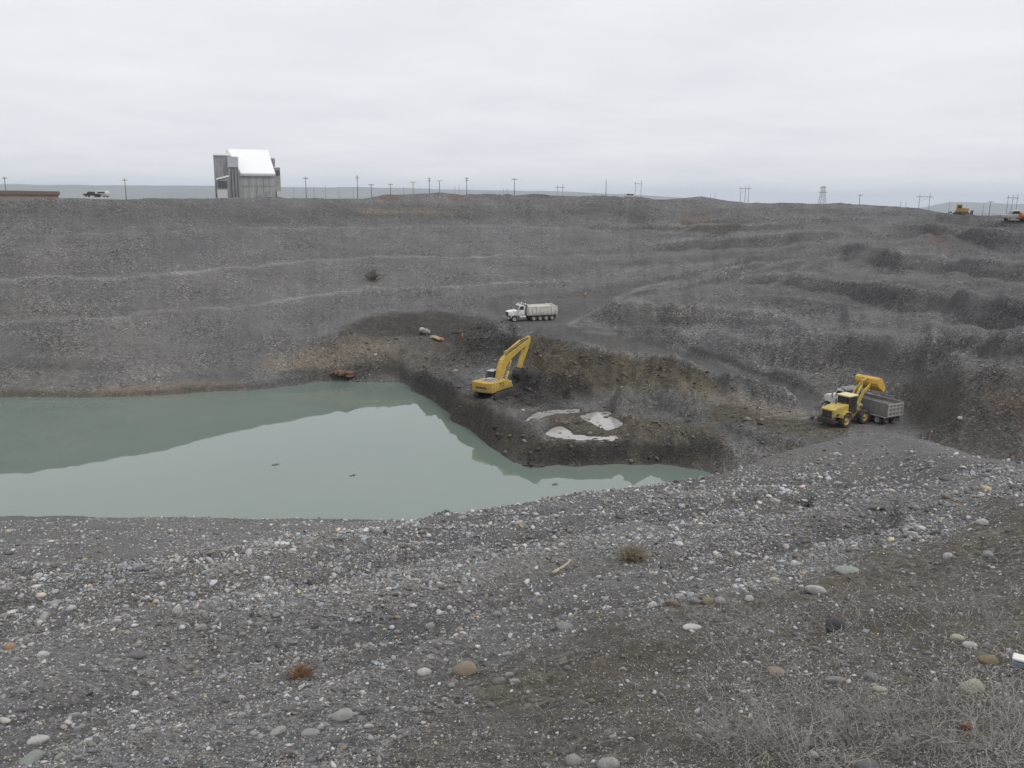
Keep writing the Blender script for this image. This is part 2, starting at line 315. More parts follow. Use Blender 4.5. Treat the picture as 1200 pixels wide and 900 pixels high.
def zt(x, y):
    a = np.arctan2(x, y); d = np.hypot(x, y)
    i = np.clip(np.searchsorted(AZ, a, side='right') - 1, 0, NA - 2); j = np.clip(np.searchsorted(DR, d, side='right') - 1, 0, ND - 2)
    u = (a - AZ[i]) / (AZ[i + 1] - AZ[i]); v = np.clip((d - DR[j]) / (DR[j + 1] - DR[j]), 0, 1)
    return (ZG[i, j] * (1 - u) + ZG[i + 1, j] * u) * (1 - v) + (ZG[i, j + 1] * (1 - u) + ZG[i + 1, j + 1] * u) * v
def pad(x, y, R, z=None, soft=3.0):
    global ZG
    if z is None: z = float(zt(np.array(x), np.array(y)))
    q = np.hypot(XG - x, YG - y); w = 1 - sstep(R, R + soft, q)
    ZG = ZG * (1 - w) + (z + fbm(XG / .9, YG / .9, 3, 2) * .05) * w
    return z
def hit(px, py, d0=3., d1=260.):
    """first place where the sight line of a photo pixel meets the ground"""
    r = ray(px, py); h = math.hypot(r[0], r[1]); dd = np.exp(np.linspace(math.log(d0), math.log(d1), 1600))
    zr = EYE + r[2] / h * dd; g = zt(r[0] / h * dd, r[1] / h * dd)
    b = np.nonzero(zr <= g)[0]
    j = b[0] if len(b) else len(dd) - 1
    return np.array([r[0] / h * dd[j], r[1] / h * dd[j], g[j]])
POS = {}
c = at_z(580, 464, 2.75); POS['excavator'] = c; pad(c[0], c[1], 4.2, 2.75, 2.0)
c = at_z(990, 496, 2.6); POS['loader'] = c; pad(c[0], c[1], 5.0, 2.6, 4)
c = at_z(1007, 488, 2.6); POS['truck2'] = c; pad(c[0], c[1], 6.0, 2.6, 4)
c = at_z(622, 375.5, 7.9); POS['truck1'] = c; pad(c[0], c[1], 5.5, 7.9, 4)
c = hit(1193, 260.5); pad(c[0], c[1], 5.0, None, 3)
# puddles: flat pans in the floor
def inpoly(pts, X, Y):
    n = len(pts); ins = np.zeros(X.shape, bool); j = n - 1
    for i in range(n):
        xi, yi = pts[i]; xj, yj = pts[j]
        if yi != yj:
            ins ^= ((yi > Y) != (yj > Y)) & (X < (xj - xi) * (Y - yi) / (yj - yi) + xi)
        j = i
    return ins
def softmask(pts, blur=3, wobx=6, use=None, seed=40):
    sc = np.clip(DG / 60, .25, 3)
    w1 = fbm(XG / (1.6 * sc), YG / (1.6 * sc), seed, 3) * wobx; w2 = fbm(XG / (1.6 * sc), YG / (1.6 * sc), seed + 9, 3) * wobx * .6
    m = (inpoly(pts, PXG + w1, PYG + w2) & FRG).astype(float)
    if use is not None: m = m * use
    for _ in range(blur):
        w = m.copy(); w[1:-1] = (m[:-2] + 2 * m[1:-1] + m[2:]) / 4; m = w
        w = m.copy(); w[:, 1:-1] = (m[:, :-2] + 2 * m[:, 1:-1] + m[:, 2:]) / 4; m = w
    return m
PUD = [([(609,499),(613,493),(621,487),(630,482),(650,479),(680,476.5),(679,481.5),(656,483.5),(638,488),(626,494),(616,499)], 2.12),
       ([(678,486),(690,482.5),(697,480),(712,479.5),(720,481.5),(712,485),(724,490),(730,497),(724,501),(711,504.5),(703,501),(694,496),(682,490)], 2.14),
       ([(636,511),(646,502),(658,498),(667,504),(672,509),(700,511),(722,512),(716,516),(690,517),(668,515.5),(650,514)], 2.02)]
PUDM = []; WETM = []
for pts, pz in PUD:
    wet = softmask(pts, 7, 7, (~is_near).astype(float), 60)
    WETM.append(np.clip(wet * 3, 0, 1) * .8)
    g = softmask(pts, 1, 3.5, (~is_near).astype(float), 60) * (fbm(XG / .95, YG / .55, 67, 3) > -.34)
    ring = softmask(pts, 14, 5, (~is_near).astype(float), 60)
    ring = np.clip(ring * 3.5, 0, 1)
    ZG = ZG * (1 - ring) + (pz + .07 + .02 * fbm(XG, YG, 4, 2)) * ring
    ZG = np.where(g > .45, pz - .06, ZG); PUDM.append(g)
PXG, PYG, FRG = project(XG, YG, ZG)

# ground tones and painted bench light and shade (attributes read by the ground material)
NEARF = is_near.astype(float); FLOORF = (~is_near & (DG < ringpos('ramp1'))).astype(float)
soil = softmask([(380,960),(470,860),(540,800),(600,778),(650,748),(700,722),(760,712),(830,705),(900,690),(960,672),(1060,640),(1130,615),(1210,585),(1300,560),(1500,560),(1500,1200),(380,1200)], 22, 70, NEARF)
soil = soil * (.62 + .38 * np.clip(fbm(XG / 1.6, YG / 1.6, 77, 4) * 1.6 + .5, 0, 1))
soil = np.maximum(soil, NEARF * (DG < 5.5))
brown = soil * .78
brown = np.maximum(brown, .95 * softmask([(600,398),(640,396),(700,406),(760,414),(812,424),(850,446),(830,462),(790,456),(740,458),(690,458),(650,452),(618,430),(596,412)], 5, 8, FLOORF))
brown = np.maximum(brown, .8 * softmask([(840,470),(900,486),(960,495),(1000,500),(985,512),(940,512),(900,500),(860,500),(820,492)], 6, 8, FLOORF))
brown = np.maximum(brown, .9 * softmask([(880,545),(930,528),(985,515),(960,548),(900,552),(870,556)], 5, 8, FLOORF))
brown = np.maximum(brown, .95 * softmask([(600,540),(612,512),(650,514),(720,517),(800,518),(830,520),(850,548),(800,549),(700,548),(640,550)], 4, 8, FLOORF))
brown = np.maximum(brown, .9 * softmask([(470,440),(540,460),(590,485),(640,520),(640,550),(560,520),(500,470)], 5, 10, FLOORF))
brown = np.maximum(brown, .6 * softmask([(380,400),(430,372),(500,365),(560,380),(560,430),(470,440),(380,446),(330,440)], 9, 14, FLOORF))
brown = np.maximum(brown, .8 * softmask([(640,480),(760,490),(840,500),(850,530),(700,515),(640,510)], 6, 10, FLOORF))
brown = np.maximum(brown, .55 * softmask([(790,258),(880,258),(860,275),(800,272)], 8, 10, None))
brown = np.maximum(brown, .45 * softmask([(1045,455),(1120,440),(1215,450),(1215,538),(1130,528),(1080,505)], 8, 14, FLOORF, 51))
red = .5 * softmask([(1150,462),(1210,464),(1210,486),(1170,476)], 4, 8, FLOORF) + .5 * softmask([(1185,538),(1215,536),(1215,550),(1188,548)], 3, 5, FLOORF)
red = red + .5 * softmask([(445,229),(466,229),(466,235),(445,235)], 3, 4) + .5 * softmask([(530,229),(545,229),(545,234),(530,234)], 3, 4) + .2 * softmask([(795,245),(835,246),(830,268),(795,268)], 6, 8)
red = red + .3 * softmask([(1080,272),(1105,270),(1110,290),(1085,292)], 6, 8)
tan_ = .75 * softmask([(-200,467),(-200,455),(80,458),(150,452),(240,448),(300,448),(260,462),(150,468)], 5, 8, 1 - NEARF)
tan_ = np.maximum(tan_, .5 * softmask([(300,420),(420,395),(470,402),(470,412),(380,432),(300,436)], 9, 10, FLOORF))
tan_ = np.maximum(tan_, .8 * softmask([(415,246),(440,244),(540,246),(542,250),(430,250)], 3, 5))
tan_ = np.maximum(tan_, .7 * softmask([(795,446),(850,455),(890,470),(940,480),(960,492),(900,488),(850,476),(800,456)], 4, 8, FLOORF) * .7)
dark = .70 * softmask([(555,455),(590,440),(640,432),(680,450),(665,478),(620,482),(580,480),(556,468)], 7, 14, FLOORF)
dark = np.maximum(dark, 1.0 * softmask([(598,446),(612,436),(632,431),(655,438),(690,452),(694,462),(668,470),(640,476),(606,476),(596,462)], 3, 9, FLOORF, 44))
dark = np.maximum(dark, .95 * softmask([(545,402),(560,394),(585,390),(608,393),(614,406),(606,420),(575,420),(550,414)], 3, 9, FLOORF, 47))
dark = np.maximum(dark, .95 * softmask([(470,440),(500,432),(530,446),(520,462),(500,462)], 3, 9, FLOORF, 48))
dark = np.maximum(dark, .8 * softmask([(430,372),(500,362),(560,370),(540,380),(490,378),(440,386)], 4, 9, None, 49))
dark = np.maximum(dark, .7 * softmask([(400,384),(440,370),(500,364),(570,374),(612,396),(600,424),(560,428),(540,410),(500,392),(440,395)], 8, 10, FLOORF))
dark = np.maximum(dark, .55 * softmask([(480,456),(500,432),(540,440),(580,478),(620,500),(640,545),(610,552),(560,520)], 8, 10, FLOORF))
dark = np.maximum(dark, 1.0 * softmask([(614,524),(640,519),(700,520),(732,518),(738,530),(734,544),(640,548),(618,547)], 2, 7, FLOORF))
dark = np.maximum(dark, 1.0 * softmask([(748,523),(762,519),(780,519),(798,526),(794,545),(750,545)], 2, 6, FLOORF))
dark = np.maximum(dark, .55 * softmask([(820,430),(870,440),(930,465),(950,478),(900,470),(850,450)], 5, 8, FLOORF))
dark = np.maximum(dark, .85 * softmask([(850,502),(900,512),(945,518),(935,526),(890,520),(845,508)], 4, 6, FLOORF))
dark = np.maximum(dark, .34 * softmask([(1040,450),(1120,445),(1180,470),(1200,500),(1200,535),(1130,525),(1090,505),(1060,490)], 10, 14, FLOORF))
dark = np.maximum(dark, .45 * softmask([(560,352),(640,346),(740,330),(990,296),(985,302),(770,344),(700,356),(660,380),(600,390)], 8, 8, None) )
dark = np.maximum(dark, .4 * softmask([(860,345),(1000,330),(1210,345),(1210,372),(1040,362),(900,372)], 14, 20, None))  # shading band of the steep bench face, painted as darker ground
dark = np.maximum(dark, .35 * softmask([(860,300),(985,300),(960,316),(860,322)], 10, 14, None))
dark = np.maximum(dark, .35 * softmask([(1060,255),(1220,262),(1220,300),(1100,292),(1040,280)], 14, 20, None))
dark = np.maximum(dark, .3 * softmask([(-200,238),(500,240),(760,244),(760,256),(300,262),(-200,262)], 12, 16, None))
dark = np.maximum(dark, .6 * np.exp(-((DG - ringpos('shore') - .5) / .7) ** 2) * (PXG < 860) * (1 - NEARF))
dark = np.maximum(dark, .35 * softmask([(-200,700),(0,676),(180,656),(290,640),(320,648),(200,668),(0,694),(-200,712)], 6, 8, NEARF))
for w_ in WETM: dark = np.maximum(dark, w_ * .85)
dark = np.maximum(dark, .52 * road)
dark = np.maximum(dark, .42 * bface * (1 - road) * (.6 + .8 * np.clip(fbm(XG / 6, YG / 6, 80, 3) + .3, 0, 1)))  # shade on the bench faces painted into the colour
dark = np.clip(dark, 0, 1); red = np.clip(red, 0, 1)
fine = np.clip(road + .2 * FLOORF * (1 - wallw), 0, 1)
fine = np.maximum(fine, NEARF * sstep(0, 3, DG - ringpos('brow')) * .7)
fine = np.maximum(fine, soil * .5)
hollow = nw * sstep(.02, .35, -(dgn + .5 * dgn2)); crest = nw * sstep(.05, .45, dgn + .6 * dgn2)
for a_, b_, msk in (('edge1', 'edge2', lower), ('ramp1', 'ramp2', upper)):
    tr_ = (DG - ringpos(a_)) / np.maximum(ringpos(b_) - ringpos(a_), .5) + .10 * fbm(PXG / 60, PXG * 0, 72, 2)
    for q_ in (.22, .40, .58, .76): dark = np.maximum(dark, .55 * msk * np.exp(-((tr_ - q_) / .055) ** 2) * (fbm(PXG / 22, PYG / 22, 73, 2) > -.22))
pit = sstep(560, 600, PXG) * (1 - sstep(960, 1000, PXG)) * FLOORF
trk = np.abs(((PYG + .10 * np.abs(PXG - 840) + 8 * fbm(PXG / 90, PYG / 90, 74, 2)) / 5.5) % 1 - .5)
dark = np.maximum(dark, .42 * softmask([(700,466),(800,462),(960,488),(1000,500),(900,512),(820,500),(740,474)], 5, 8, FLOORF, 50) * sstep(.22, .10, trk))
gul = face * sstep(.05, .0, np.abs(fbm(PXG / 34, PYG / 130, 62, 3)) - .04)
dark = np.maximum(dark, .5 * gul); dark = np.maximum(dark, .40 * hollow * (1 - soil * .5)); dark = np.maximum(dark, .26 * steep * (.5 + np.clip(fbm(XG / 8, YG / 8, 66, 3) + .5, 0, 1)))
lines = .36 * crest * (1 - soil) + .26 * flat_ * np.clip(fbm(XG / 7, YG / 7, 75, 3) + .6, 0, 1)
lines = np.maximum(lines, .38 * bedge * (1 - road) * (.5 + .8 * np.clip(fbm(XG / 6, YG / 6, 82, 3) + .5, 0, 1)))  # bench lips painted lighter, light put into the colour
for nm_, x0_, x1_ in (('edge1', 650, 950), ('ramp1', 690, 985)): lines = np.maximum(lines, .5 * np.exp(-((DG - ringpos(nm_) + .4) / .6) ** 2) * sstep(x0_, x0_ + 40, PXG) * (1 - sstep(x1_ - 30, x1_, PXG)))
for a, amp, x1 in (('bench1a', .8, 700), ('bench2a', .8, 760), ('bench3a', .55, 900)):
    lines = np.maximum(lines, amp * np.exp(-((DG - ringpos(a) - .3) / .9) ** 2) * (1 - sstep(x1 - 120, x1, PXG)) * (.25 + 1.0 * np.clip(fbm(XG / 9, YG / 9, 71, 3) + .5, 0, 1)))  # ledges catching the sky, painted as pale lines along the bench edges
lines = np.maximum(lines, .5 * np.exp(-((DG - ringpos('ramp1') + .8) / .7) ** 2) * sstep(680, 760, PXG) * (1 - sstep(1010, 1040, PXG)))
def pline(pts, w, x_ok=None, wobx=3.):
    """a band of ground along a polyline"""
    w1 = fbm(XG / 5, YG / 5, 91, 3) * wobx; best = np.full((NA, ND), 1e9)
    for (x0, y0), (x1, y1) in zip(pts[:-1], pts[1:]):
        L2 = (x1 - x0) ** 2 + (y1 - y0) ** 2; t = np.clip(((PXG - x0) * (x1 - x0) + (PYG + w1 - y0) * (y1 - y0)) / L2, 0, 1)
        best = np.minimum(best, np.hypot(PXG - x0 - t * (x1 - x0), PYG + w1 - y0 - t * (y1 - y0)))
    return np.exp(-(best / w) ** 2) * FRG * (1 - NEARF)
for pts, w, a in (([(668,379),(700,361),(730,346),(765,335),(830,326),(880,317),(930,306),(985,296)], 2.2, .5), ([(985,297),(1060,305),(1130,311),(1200,317)], 2.0, .4),
                  ([(900,337),(930,318),(955,306),(990,297)], 2.0, .4), ([(755,366),(830,368),(905,373)], 1.8, .3), ([(690,388),(760,398),(830,421),(900,446)], 1.6, .35),
                  ([(720,318),(800,312),(860,306)], 2.0, .3), ([(890,345),(960,350),(1050,366)], 1.6, .25), ([(1000,468),(1090,470),(1150,478)], 1.6, .25)):
    lines = np.maximum(lines, a * pline(pts, w))
for pts, w, a in (([(740,344),(800,331),(860,321),(930,307),(985,297)], 2.2, .75), ([(900,330),(1000,345),(1100,352),(1220,370)], 7, .5), ([(812,409),(870,428),(950,459)], 4.5, .75),  # drain shadow and face shading painted in, along with darker ground
                  ([(636,399),(700,407),(770,419),(850,448)], 2.0, .5), ([(670,352),(720,340),(760,333)], 2.5, .4), ([(690,362),(740,378),(790,396)], 9, .4), ([(800,305),(870,300),(940,290)], 5, .35),
                  ([(730,312),(770,306),(800,312)], 4, .35), ([(1060,452),(1120,440),(1200,446)], 7, .25), ([(880,405),(960,420),(1040,440)], 6, .3), ([(540,300),(640,318),(700,312)], 6, .2),
                  ([(400,392),(440,372),(500,364),(560,374)], 4, .5), ([(490,386),(530,410),(560,424)], 3, .3), ([(1100,272),(1160,285),(1220,290)], 7, .35), ([(-50,432),(60,428),(140,430)], 7, .3),
                  ([(330,440),(400,432),(470,436)], 5, .55)):
    dark = np.maximum(dark, a * pline(pts, w, wobx=7))
farw = sstep(40, 110, DG)
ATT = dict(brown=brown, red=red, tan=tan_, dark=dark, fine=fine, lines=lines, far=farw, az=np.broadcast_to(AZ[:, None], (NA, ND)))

# ------------------------------------------------------------------ materials
def mat(name):
    m = bpy.data.materials.new(name); m.use_nodes = True; t = m.node_tree; t.nodes.clear()
    return m, t
class NB:
    def __init__(s, t): s.t = t
    def n(s, ty, **kw):
        o = s.t.nodes.new(ty)
        for a, b in kw.items(): setattr(o, a, b)
        return o
    def put(s, sock, v):
        if v is None: return
        if isinstance(v, bpy.types.NodeSocket): s.t.links.new(v, sock)
        elif isinstance(v, tuple) and len(v) == 3 and sock.type == 'RGBA': sock.default_value = (*v, 1)
        else: sock.default_value = v
    def math(s, op, a, b=None, c=None, clamp=False):
        o = s.n('ShaderNodeMath', operation=op, use_clamp=clamp)
        for i, v in enumerate((a, b, c)): s.put(o.inputs[i], v)
        return o.outputs[0]
    def mix(s, f, a, b, mode='MIX'):
        o = s.n('ShaderNodeMix', data_type='RGBA', blend_type=mode)
        s.put(o.inputs['Factor'], f); s.put(o.inputs['A'], a); s.put(o.inputs['B'], b)
        return o.outputs['Result']
    def attr(s, name, ty='GEOMETRY'):
        o = s.n('ShaderNodeAttribute', attribute_name=name, attribute_type=ty); return o
    def noise(s, vec, scale, detail=4, rough=.55):
        o = s.n('ShaderNodeTexNoise'); s.put(o.inputs['Vector'], vec); o.inputs['Scale'].default_value = scale
        o.inputs['Detail'].default_value = detail; o.inputs['Roughness'].default_value = rough
        return o.outputs[0]
    def voro(s, vec, scale):
        o = s.n('ShaderNodeTexVoronoi'); s.put(o.inputs['Vector'], vec); o.inputs['Scale'].default_value = scale
        return o
    def ramp(s, f, stops):
        o = s.n('ShaderNodeValToRGB'); s.put(o.inputs[0], f); e = o.color_ramp.elements
        while len(e) < len(stops): e.new(.5)
        for q, (p, c) in zip(e, stops): q.position = p; q.color = (*c, 1) if len(c) == 3 else c
        return o.outputs[0]
    def range(s, v, a, b, c, d):
        o = s.n('ShaderNodeMapRange'); s.put(o.inputs[0], v)
        for i, q in enumerate((a, b, c, d)): s.put(o.inputs[i + 1], q)
        return o.outputs[0]
    def bsdf(s, col, rough=.8, metal=0., normal=None, spec=.5, ior=None):
        o = s.n('ShaderNodeBsdfPrincipled'); s.put(o.inputs['Base Color'], col); s.put(o.inputs['Roughness'], rough)
        s.put(o.inputs['Metallic'], metal); s.put(o.inputs['Specular IOR Level'], spec)
        if ior: o.inputs['IOR'].default_value = ior
        if normal is not None: s.put(o.inputs['Normal'], normal)
        out = s.n('ShaderNodeOutputMaterial'); s.t.links.new(o.outputs[0], out.inputs['Surface'])
        return o
    def bump(s, h, dist, strength=1.0):
        o = s.n('ShaderNodeBump'); s.put(o.inputs['Height'], h); o.inputs['Distance'].default_value = dist
        s.put(o.inputs['Strength'], strength); return o.outputs[0]

def ground_material():
    m, t = mat('gravel_ground'); b = NB(t)
    pos = b.n('ShaderNodeTexCoord').outputs['Object']
    A = {k_: b.attr(k_).outputs['Fac'] for k_ in ATT}
    # pebbles of four sizes
    v1 = b.voro(pos, 22); v2 = b.voro(pos, 9); v3 = b.voro(pos, 4.6); v4 = b.voro(pos, 1.9)
    def rnd(v):
        o = b.n('ShaderNodeSeparateColor'); b.t.links.new(v.outputs['Color'], o.inputs[0]); return o.outputs[0]
    r1, r2, r3, r4 = rnd(v1), rnd(v2), rnd(v3), rnd(v4)
    nfine = b.math('SUBTRACT', 1.0, b.math('MULTIPLY', A['fine'], .72))
    def cen(r, w): return b.math('MULTIPLY', b.math('SUBTRACT', r, .5), w)
    far = A['far']; nearf = b.math('SUBTRACT', 1.0, far)
    g = b.math('ADD', b.math('MULTIPLY', cen(r1, .9), nearf), b.math('MULTIPLY', cen(r2, .85), 1.0))
    g = b.math('ADD', g, b.math('MULTIPLY', cen(r3, .80), far))
    g = b.math('ADD', g, b.math('MULTIPLY', cen(r4, .12), far))
    white = b.math('MULTIPLY', b.math('MULTIPLY', b.math('GREATER_THAN', r3, .965), far), .7)
    white2 = b.math('MULTIPLY', b.math('GREATER_THAN', r2, .94), .55)
    g = b.math('MULTIPLY', b.math('ADD', g, b.math('ADD', white, white2)), nfine)
    g = b.math('MULTIPLY', g, b.range(b.noise(pos, .16, 4, .6), .35, .65, .3, 1.15))
    big = b.math('SUBTRACT', b.noise(pos, .11, 5, .6), .5)
    mid = b.math('SUBTRACT', b.noise(pos, .9, 5, .65), .5)
    cv = b.n('ShaderNodeCombineXYZ'); sp = b.n('ShaderNodeSeparateXYZ'); b.put(sp.inputs[0], pos)
    b.put(cv.inputs[0], b.math('MULTIPLY', A['az'], 170.)); b.put(cv.inputs[1], b.math('MULTIPLY', sp.outputs[2], .16))
    rill = b.math('MULTIPLY', b.math('SUBTRACT', b.noise(cv.outputs[0], .8, 5, .65), .5), far)
    st = b.n('ShaderNodeCombineXYZ'); b.put(st.inputs[0], b.math('MULTIPLY', A['az'], 9.)); b.put(st.inputs[2], b.math('MULTIPLY', sp.outputs[2], 1.1))
    strat = b.math('MULTIPLY', b.math('SUBTRACT', b.noise(st.outputs[0], 1.0, 5, .6), .5), far)
    val = b.math('ADD', 1.0, b.math('MULTIPLY', big, .75))
    val = b.math('ADD', val, b.math('MULTIPLY', mid, .55)); val = b.math('ADD', val, b.math('MULTIPLY', rill, .45))
    val = b.math('ADD', val, b.math('MULTIPLY', strat, .5)); val = b.math('ADD', val, g)
    val = b.math('MAXIMUM', val, .12)
    tintn = b.noise(pos, .07, 3)
    grey = b.mix(tintn, (.158, .159, .163), (.182, .173, .160))
    bn = b.noise(pos, .5, 5, .6)
    brn = b.ramp(bn, [(.3, (.078, .062, .044)), (.5, (.112, .094, .066)), (.7, (.094, .089, .058))])
    c = b.mix(A['brown'], grey, brn)
    c = b.mix(A['tan'], c, (.255, .215, .16))
    c = b.mix(A['red'], c, (.19, .105, .062))
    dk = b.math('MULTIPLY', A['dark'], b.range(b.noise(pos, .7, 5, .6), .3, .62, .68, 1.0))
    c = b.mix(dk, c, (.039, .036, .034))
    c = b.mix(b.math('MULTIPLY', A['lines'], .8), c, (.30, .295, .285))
    hs = b.n('ShaderNodeVectorMath', operation='SCALE'); b.put(hs.inputs[0], c); b.put(hs.inputs['Scale'], b.math('MULTIPLY', val, .89))
    h = b.math('ADD', b.math('MULTIPLY', v1.outputs['Distance'], -.35), b.math('MULTIPLY', v2.outputs['Distance'], -.6))
    h = b.math('ADD', h, b.math('MULTIPLY', b.math('MULTIPLY', v3.outputs['Distance'], -1.3), far))
    h = b.math('ADD', h, b.math('MULTIPLY', b.noise(pos, 14, 4, .7), .5))
    h = b.math('ADD', h, b.math('MULTIPLY', b.math('MULTIPLY', b.noise(pos, 1.6, 5, .65), 2.2), far))
    nrm = b.bump(b.math('MULTIPLY', h, b.math('SUBTRACT', 1.0, b.math('MULTIPLY', A['fine'], .5))), .16, .9)
    b.bsdf(hs.outputs[0], .93, 0, nrm, .25)
    return m
M = {'ground': ground_material()}

def paint(name, col, rough=.5, metal=0., dirt=.35, dirtcol=(.16, .14, .115), scale=2.5, spec=.5, mud=0.):
    m, t = mat(name); b = NB(t); pos = b.n('ShaderNodeTexCoord').outputs['Object']
    n = b.noise(pos, scale, 6, .65); n2 = b.noise(pos, scale * 7, 4, .6)
    f = b.math('MULTIPLY', b.range(n, .42, .7, 0., 1.), dirt)
    f = b.math('ADD', f, b.math('MULTIPLY', n2, dirt * .35))
    if mud:
        sp = b.n('ShaderNodeSeparateXYZ'); b.put(sp.inputs[0], pos)
        lo = b.range(b.math('ADD', sp.outputs[2], b.math('MULTIPLY', b.math('SUBTRACT', n2, .5), 1.6)), 1.9, .5, 0., 1.)
        f = b.math('ADD', f, b.math('MULTIPLY', lo, mud), clamp=True)
    c = b.mix(f, col, dirtcol)
    b.bsdf(c, b.range(n, .3, .7, rough, min(1, rough + .25)), metal, b.bump(n2, .01, .3), spec); M[name] = m
    return m
paint('yellow_paint', (.54, .36, .04), .5, dirt=.5, mud=.75)
paint('loader_yellow', (.52, .38, .05), .45, dirt=.5, mud=.75)
paint('bucket_yellow', (.66, .40, .06), .6, dirt=.35)
paint('cream_roof', (.68, .62, .36), .5, dirt=.25)
paint('white_paint', (.78, .78, .77), .4, dirt=.22, mud=.75)
paint('offwhite_bed', (.62, .61, .57), .55, dirt=.4, mud=.75)
paint('tarp', (.46, .50, .38), .8, dirt=.35)
paint('grey_bed', (.21, .21, .215), .55, dirt=.4, mud=.75)
paint('pale_trim', (.40, .40, .40), .5, dirt=.35)
paint('dark_steel', (.035, .034, .034), .55, .3, dirt=.35)
paint('track_steel', (.045, .042, .040), .7, .2, dirt=.5)
paint('black_rubber', (.028, .027, .027), .85, dirt=.55)
paint('rim_yellow', (.50, .34, .08), .6, dirt=.6)
paint('rim_grey', (.42, .42, .42), .5, .3, dirt=.45)
paint('chrome', (.62, .62, .63), .2, .9, dirt=.1)
paint('hood_grey', (.33, .33, .34), .6, dirt=.5)
paint('decal_dark', (.03, .028, .03), .6, dirt=.1)
paint('orange', (.48, .16, .05), .6, dirt=.3)
paint('tan_sack', (.46, .37, .24), .9, dirt=.3)
paint('load_gravel', (.12, .115, .11), .95, dirt=.5, scale=5)
paint('red_light', (.35, .02, .02), .3, dirt=.1)
paint('rust', (.13, .06, .035), .9, dirt=.5)
paint('wood_pole', (.19, .175, .16), .9, dirt=.3)
paint('pole_steel', (.33, .34, .35), .6, .3, dirt=.2)
paint('twig_grey', (.35, .33, .305), .9, dirt=.6, dirtcol=(.11, .10, .09), scale=6)
paint('twig_brown', (.22, .125, .06), .9, dirt=.4, scale=6)
paint('twig_olive', (.25, .225, .15), .9, dirt=.4, scale=6)
paint('twig_dark', (.07, .065, .05), .9, dirt=.4, scale=2)
paint('pale_wood', (.42, .36, .26), .9, dirt=.3)
paint('brown_roof', (.135, .085, .06), .8, dirt=.3, scale=.4)
paint('tan_wall', (.40, .27, .17), .85, dirt=.3, scale=.3)
paint('blue_block', (.25, .33, .42), .7, dirt=.3)
paint('white_block', (.7, .7, .68), .7, dirt=.15)
def glass():
    m, t = mat('dark_glass'); b = NB(t); pos = b.n('ShaderNodeTexCoord').outputs['Object']
    n = b.noise(pos, 3, 4); b.bsdf(b.mix(n, (.02, .022, .025), (.05, .05, .05)), .08, 0, None, .6); M['dark_glass'] = m
glass()
def panel_metal(name, col, seam, amp=.25, scale=1.0, rough=.45, metal=.3):
    """sheet metal in vertical panels: shallow ribs, streaks and uneven sheets"""
    m, t = mat(name); b = NB(t); pos = b.n('ShaderNodeTexCoord').outputs['Object']
    sp = b.n('ShaderNodeSeparateXYZ'); b.put(sp.inputs[0], pos)
    cv = b.n('ShaderNodeCombineXYZ'); b.put(cv.inputs[0], sp.outputs[0]); b.put(cv.inputs[1], sp.outputs[1]); b.put(cv.inputs[2], b.math('MULTIPLY', sp.outputs[2], .06))
    st = b.noise(cv.outputs[0], 1.3, 5, .7); ch = b.noise(pos, .35, 3)
    wv = b.n('ShaderNodeTexWave', wave_type='BANDS', bands_direction='X'); b.put(wv.inputs['Vector'], pos); wv.inputs['Scale'].default_value = scale
    f = b.math('ADD', b.math('MULTIPLY', b.math('SUBTRACT', st, .5), amp * 2.2), b.math('MULTIPLY', b.math('SUBTRACT', ch, .5), amp))
    v = b.math('ADD', 1.0, f)
    o = b.n('ShaderNodeVectorMath', operation='SCALE'); b.put(o.inputs[0], col); b.put(o.inputs['Scale'], v)
    b.bsdf(o.outputs[0], rough, metal, b.bump(wv.outputs[0], .12, .5), .5); M[name] = m
panel_metal('wall_metal', (.34, .345, .32), .1, .6)
panel_metal('wall_metal_dark', (.29, .29, .295), .1, .7)
panel_metal('wall_metal_pale', (.46, .47, .50), .1, .2)
panel_metal('roof_white', (.86, .88, .87), .1, .05, rough=.35, metal=.0)
panel_metal('wall_white', (.56, .55, .53), .1, .15)
def water():
    m, t = mat('silty_water'); b = NB(t); pos = b.n('ShaderNodeTexCoord').outputs['Object']
    n = b.noise(pos, .035, 4, .6); n2 = b.noise(pos, 1.1, 3, .6); n3 = b.noise(pos, .25, 3, .5)
    col = b.mix(b.range(n, .3, .7, 0., 1.), (.128, .180, .150), (.155, .190, .160))
    nr = b.bump(b.math('ADD', n2, b.math('MULTIPLY', n3, 2.0)), .0015, .3)
    b.bsdf(col, b.range(n3, .35, .7, .0, .02), 0, nr, .5, 1.55); M['water'] = m
    m, t = mat('puddle_water'); b = NB(t); pos = b.n('ShaderNodeTexCoord').outputs['Object']
    n = b.noise(pos, .9, 5, .6)
    n5 = b.noise(pos, 4, 4, .7)
    b.bsdf(b.mix(b.math('ADD', b.math('MULTIPLY', n, .6), b.math('MULTIPLY', n5, .4)), (.08, .07, .055), (.54, .525, .50)), .07, 0, b.bump(n, .02, .2), .5, 1.333); M['puddle'] = m
water()
def stone_mat():
    m, t = mat('stone'); b = NB(t); pos = b.n('ShaderNodeTexCoord').outputs['Object']
    a = b.attr('stone_col', 'INSTANCER')
    n = b.noise(pos, 2.2, 6, .65); n2 = b.noise(pos, 14, 4, .7)
    v = b.math('ADD', .62, b.math('ADD', b.math('MULTIPLY', n, .5), b.math('MULTIPLY', n2, .26)))
    o = b.n('ShaderNodeVectorMath', operation='SCALE'); b.put(o.inputs[0], a.outputs['Color']); b.put(o.inputs['Scale'], v)
    b.bsdf(o.outputs[0], .88, 0, b.bump(n2, .05, .4), .3); M['stone'] = m
stone_mat()
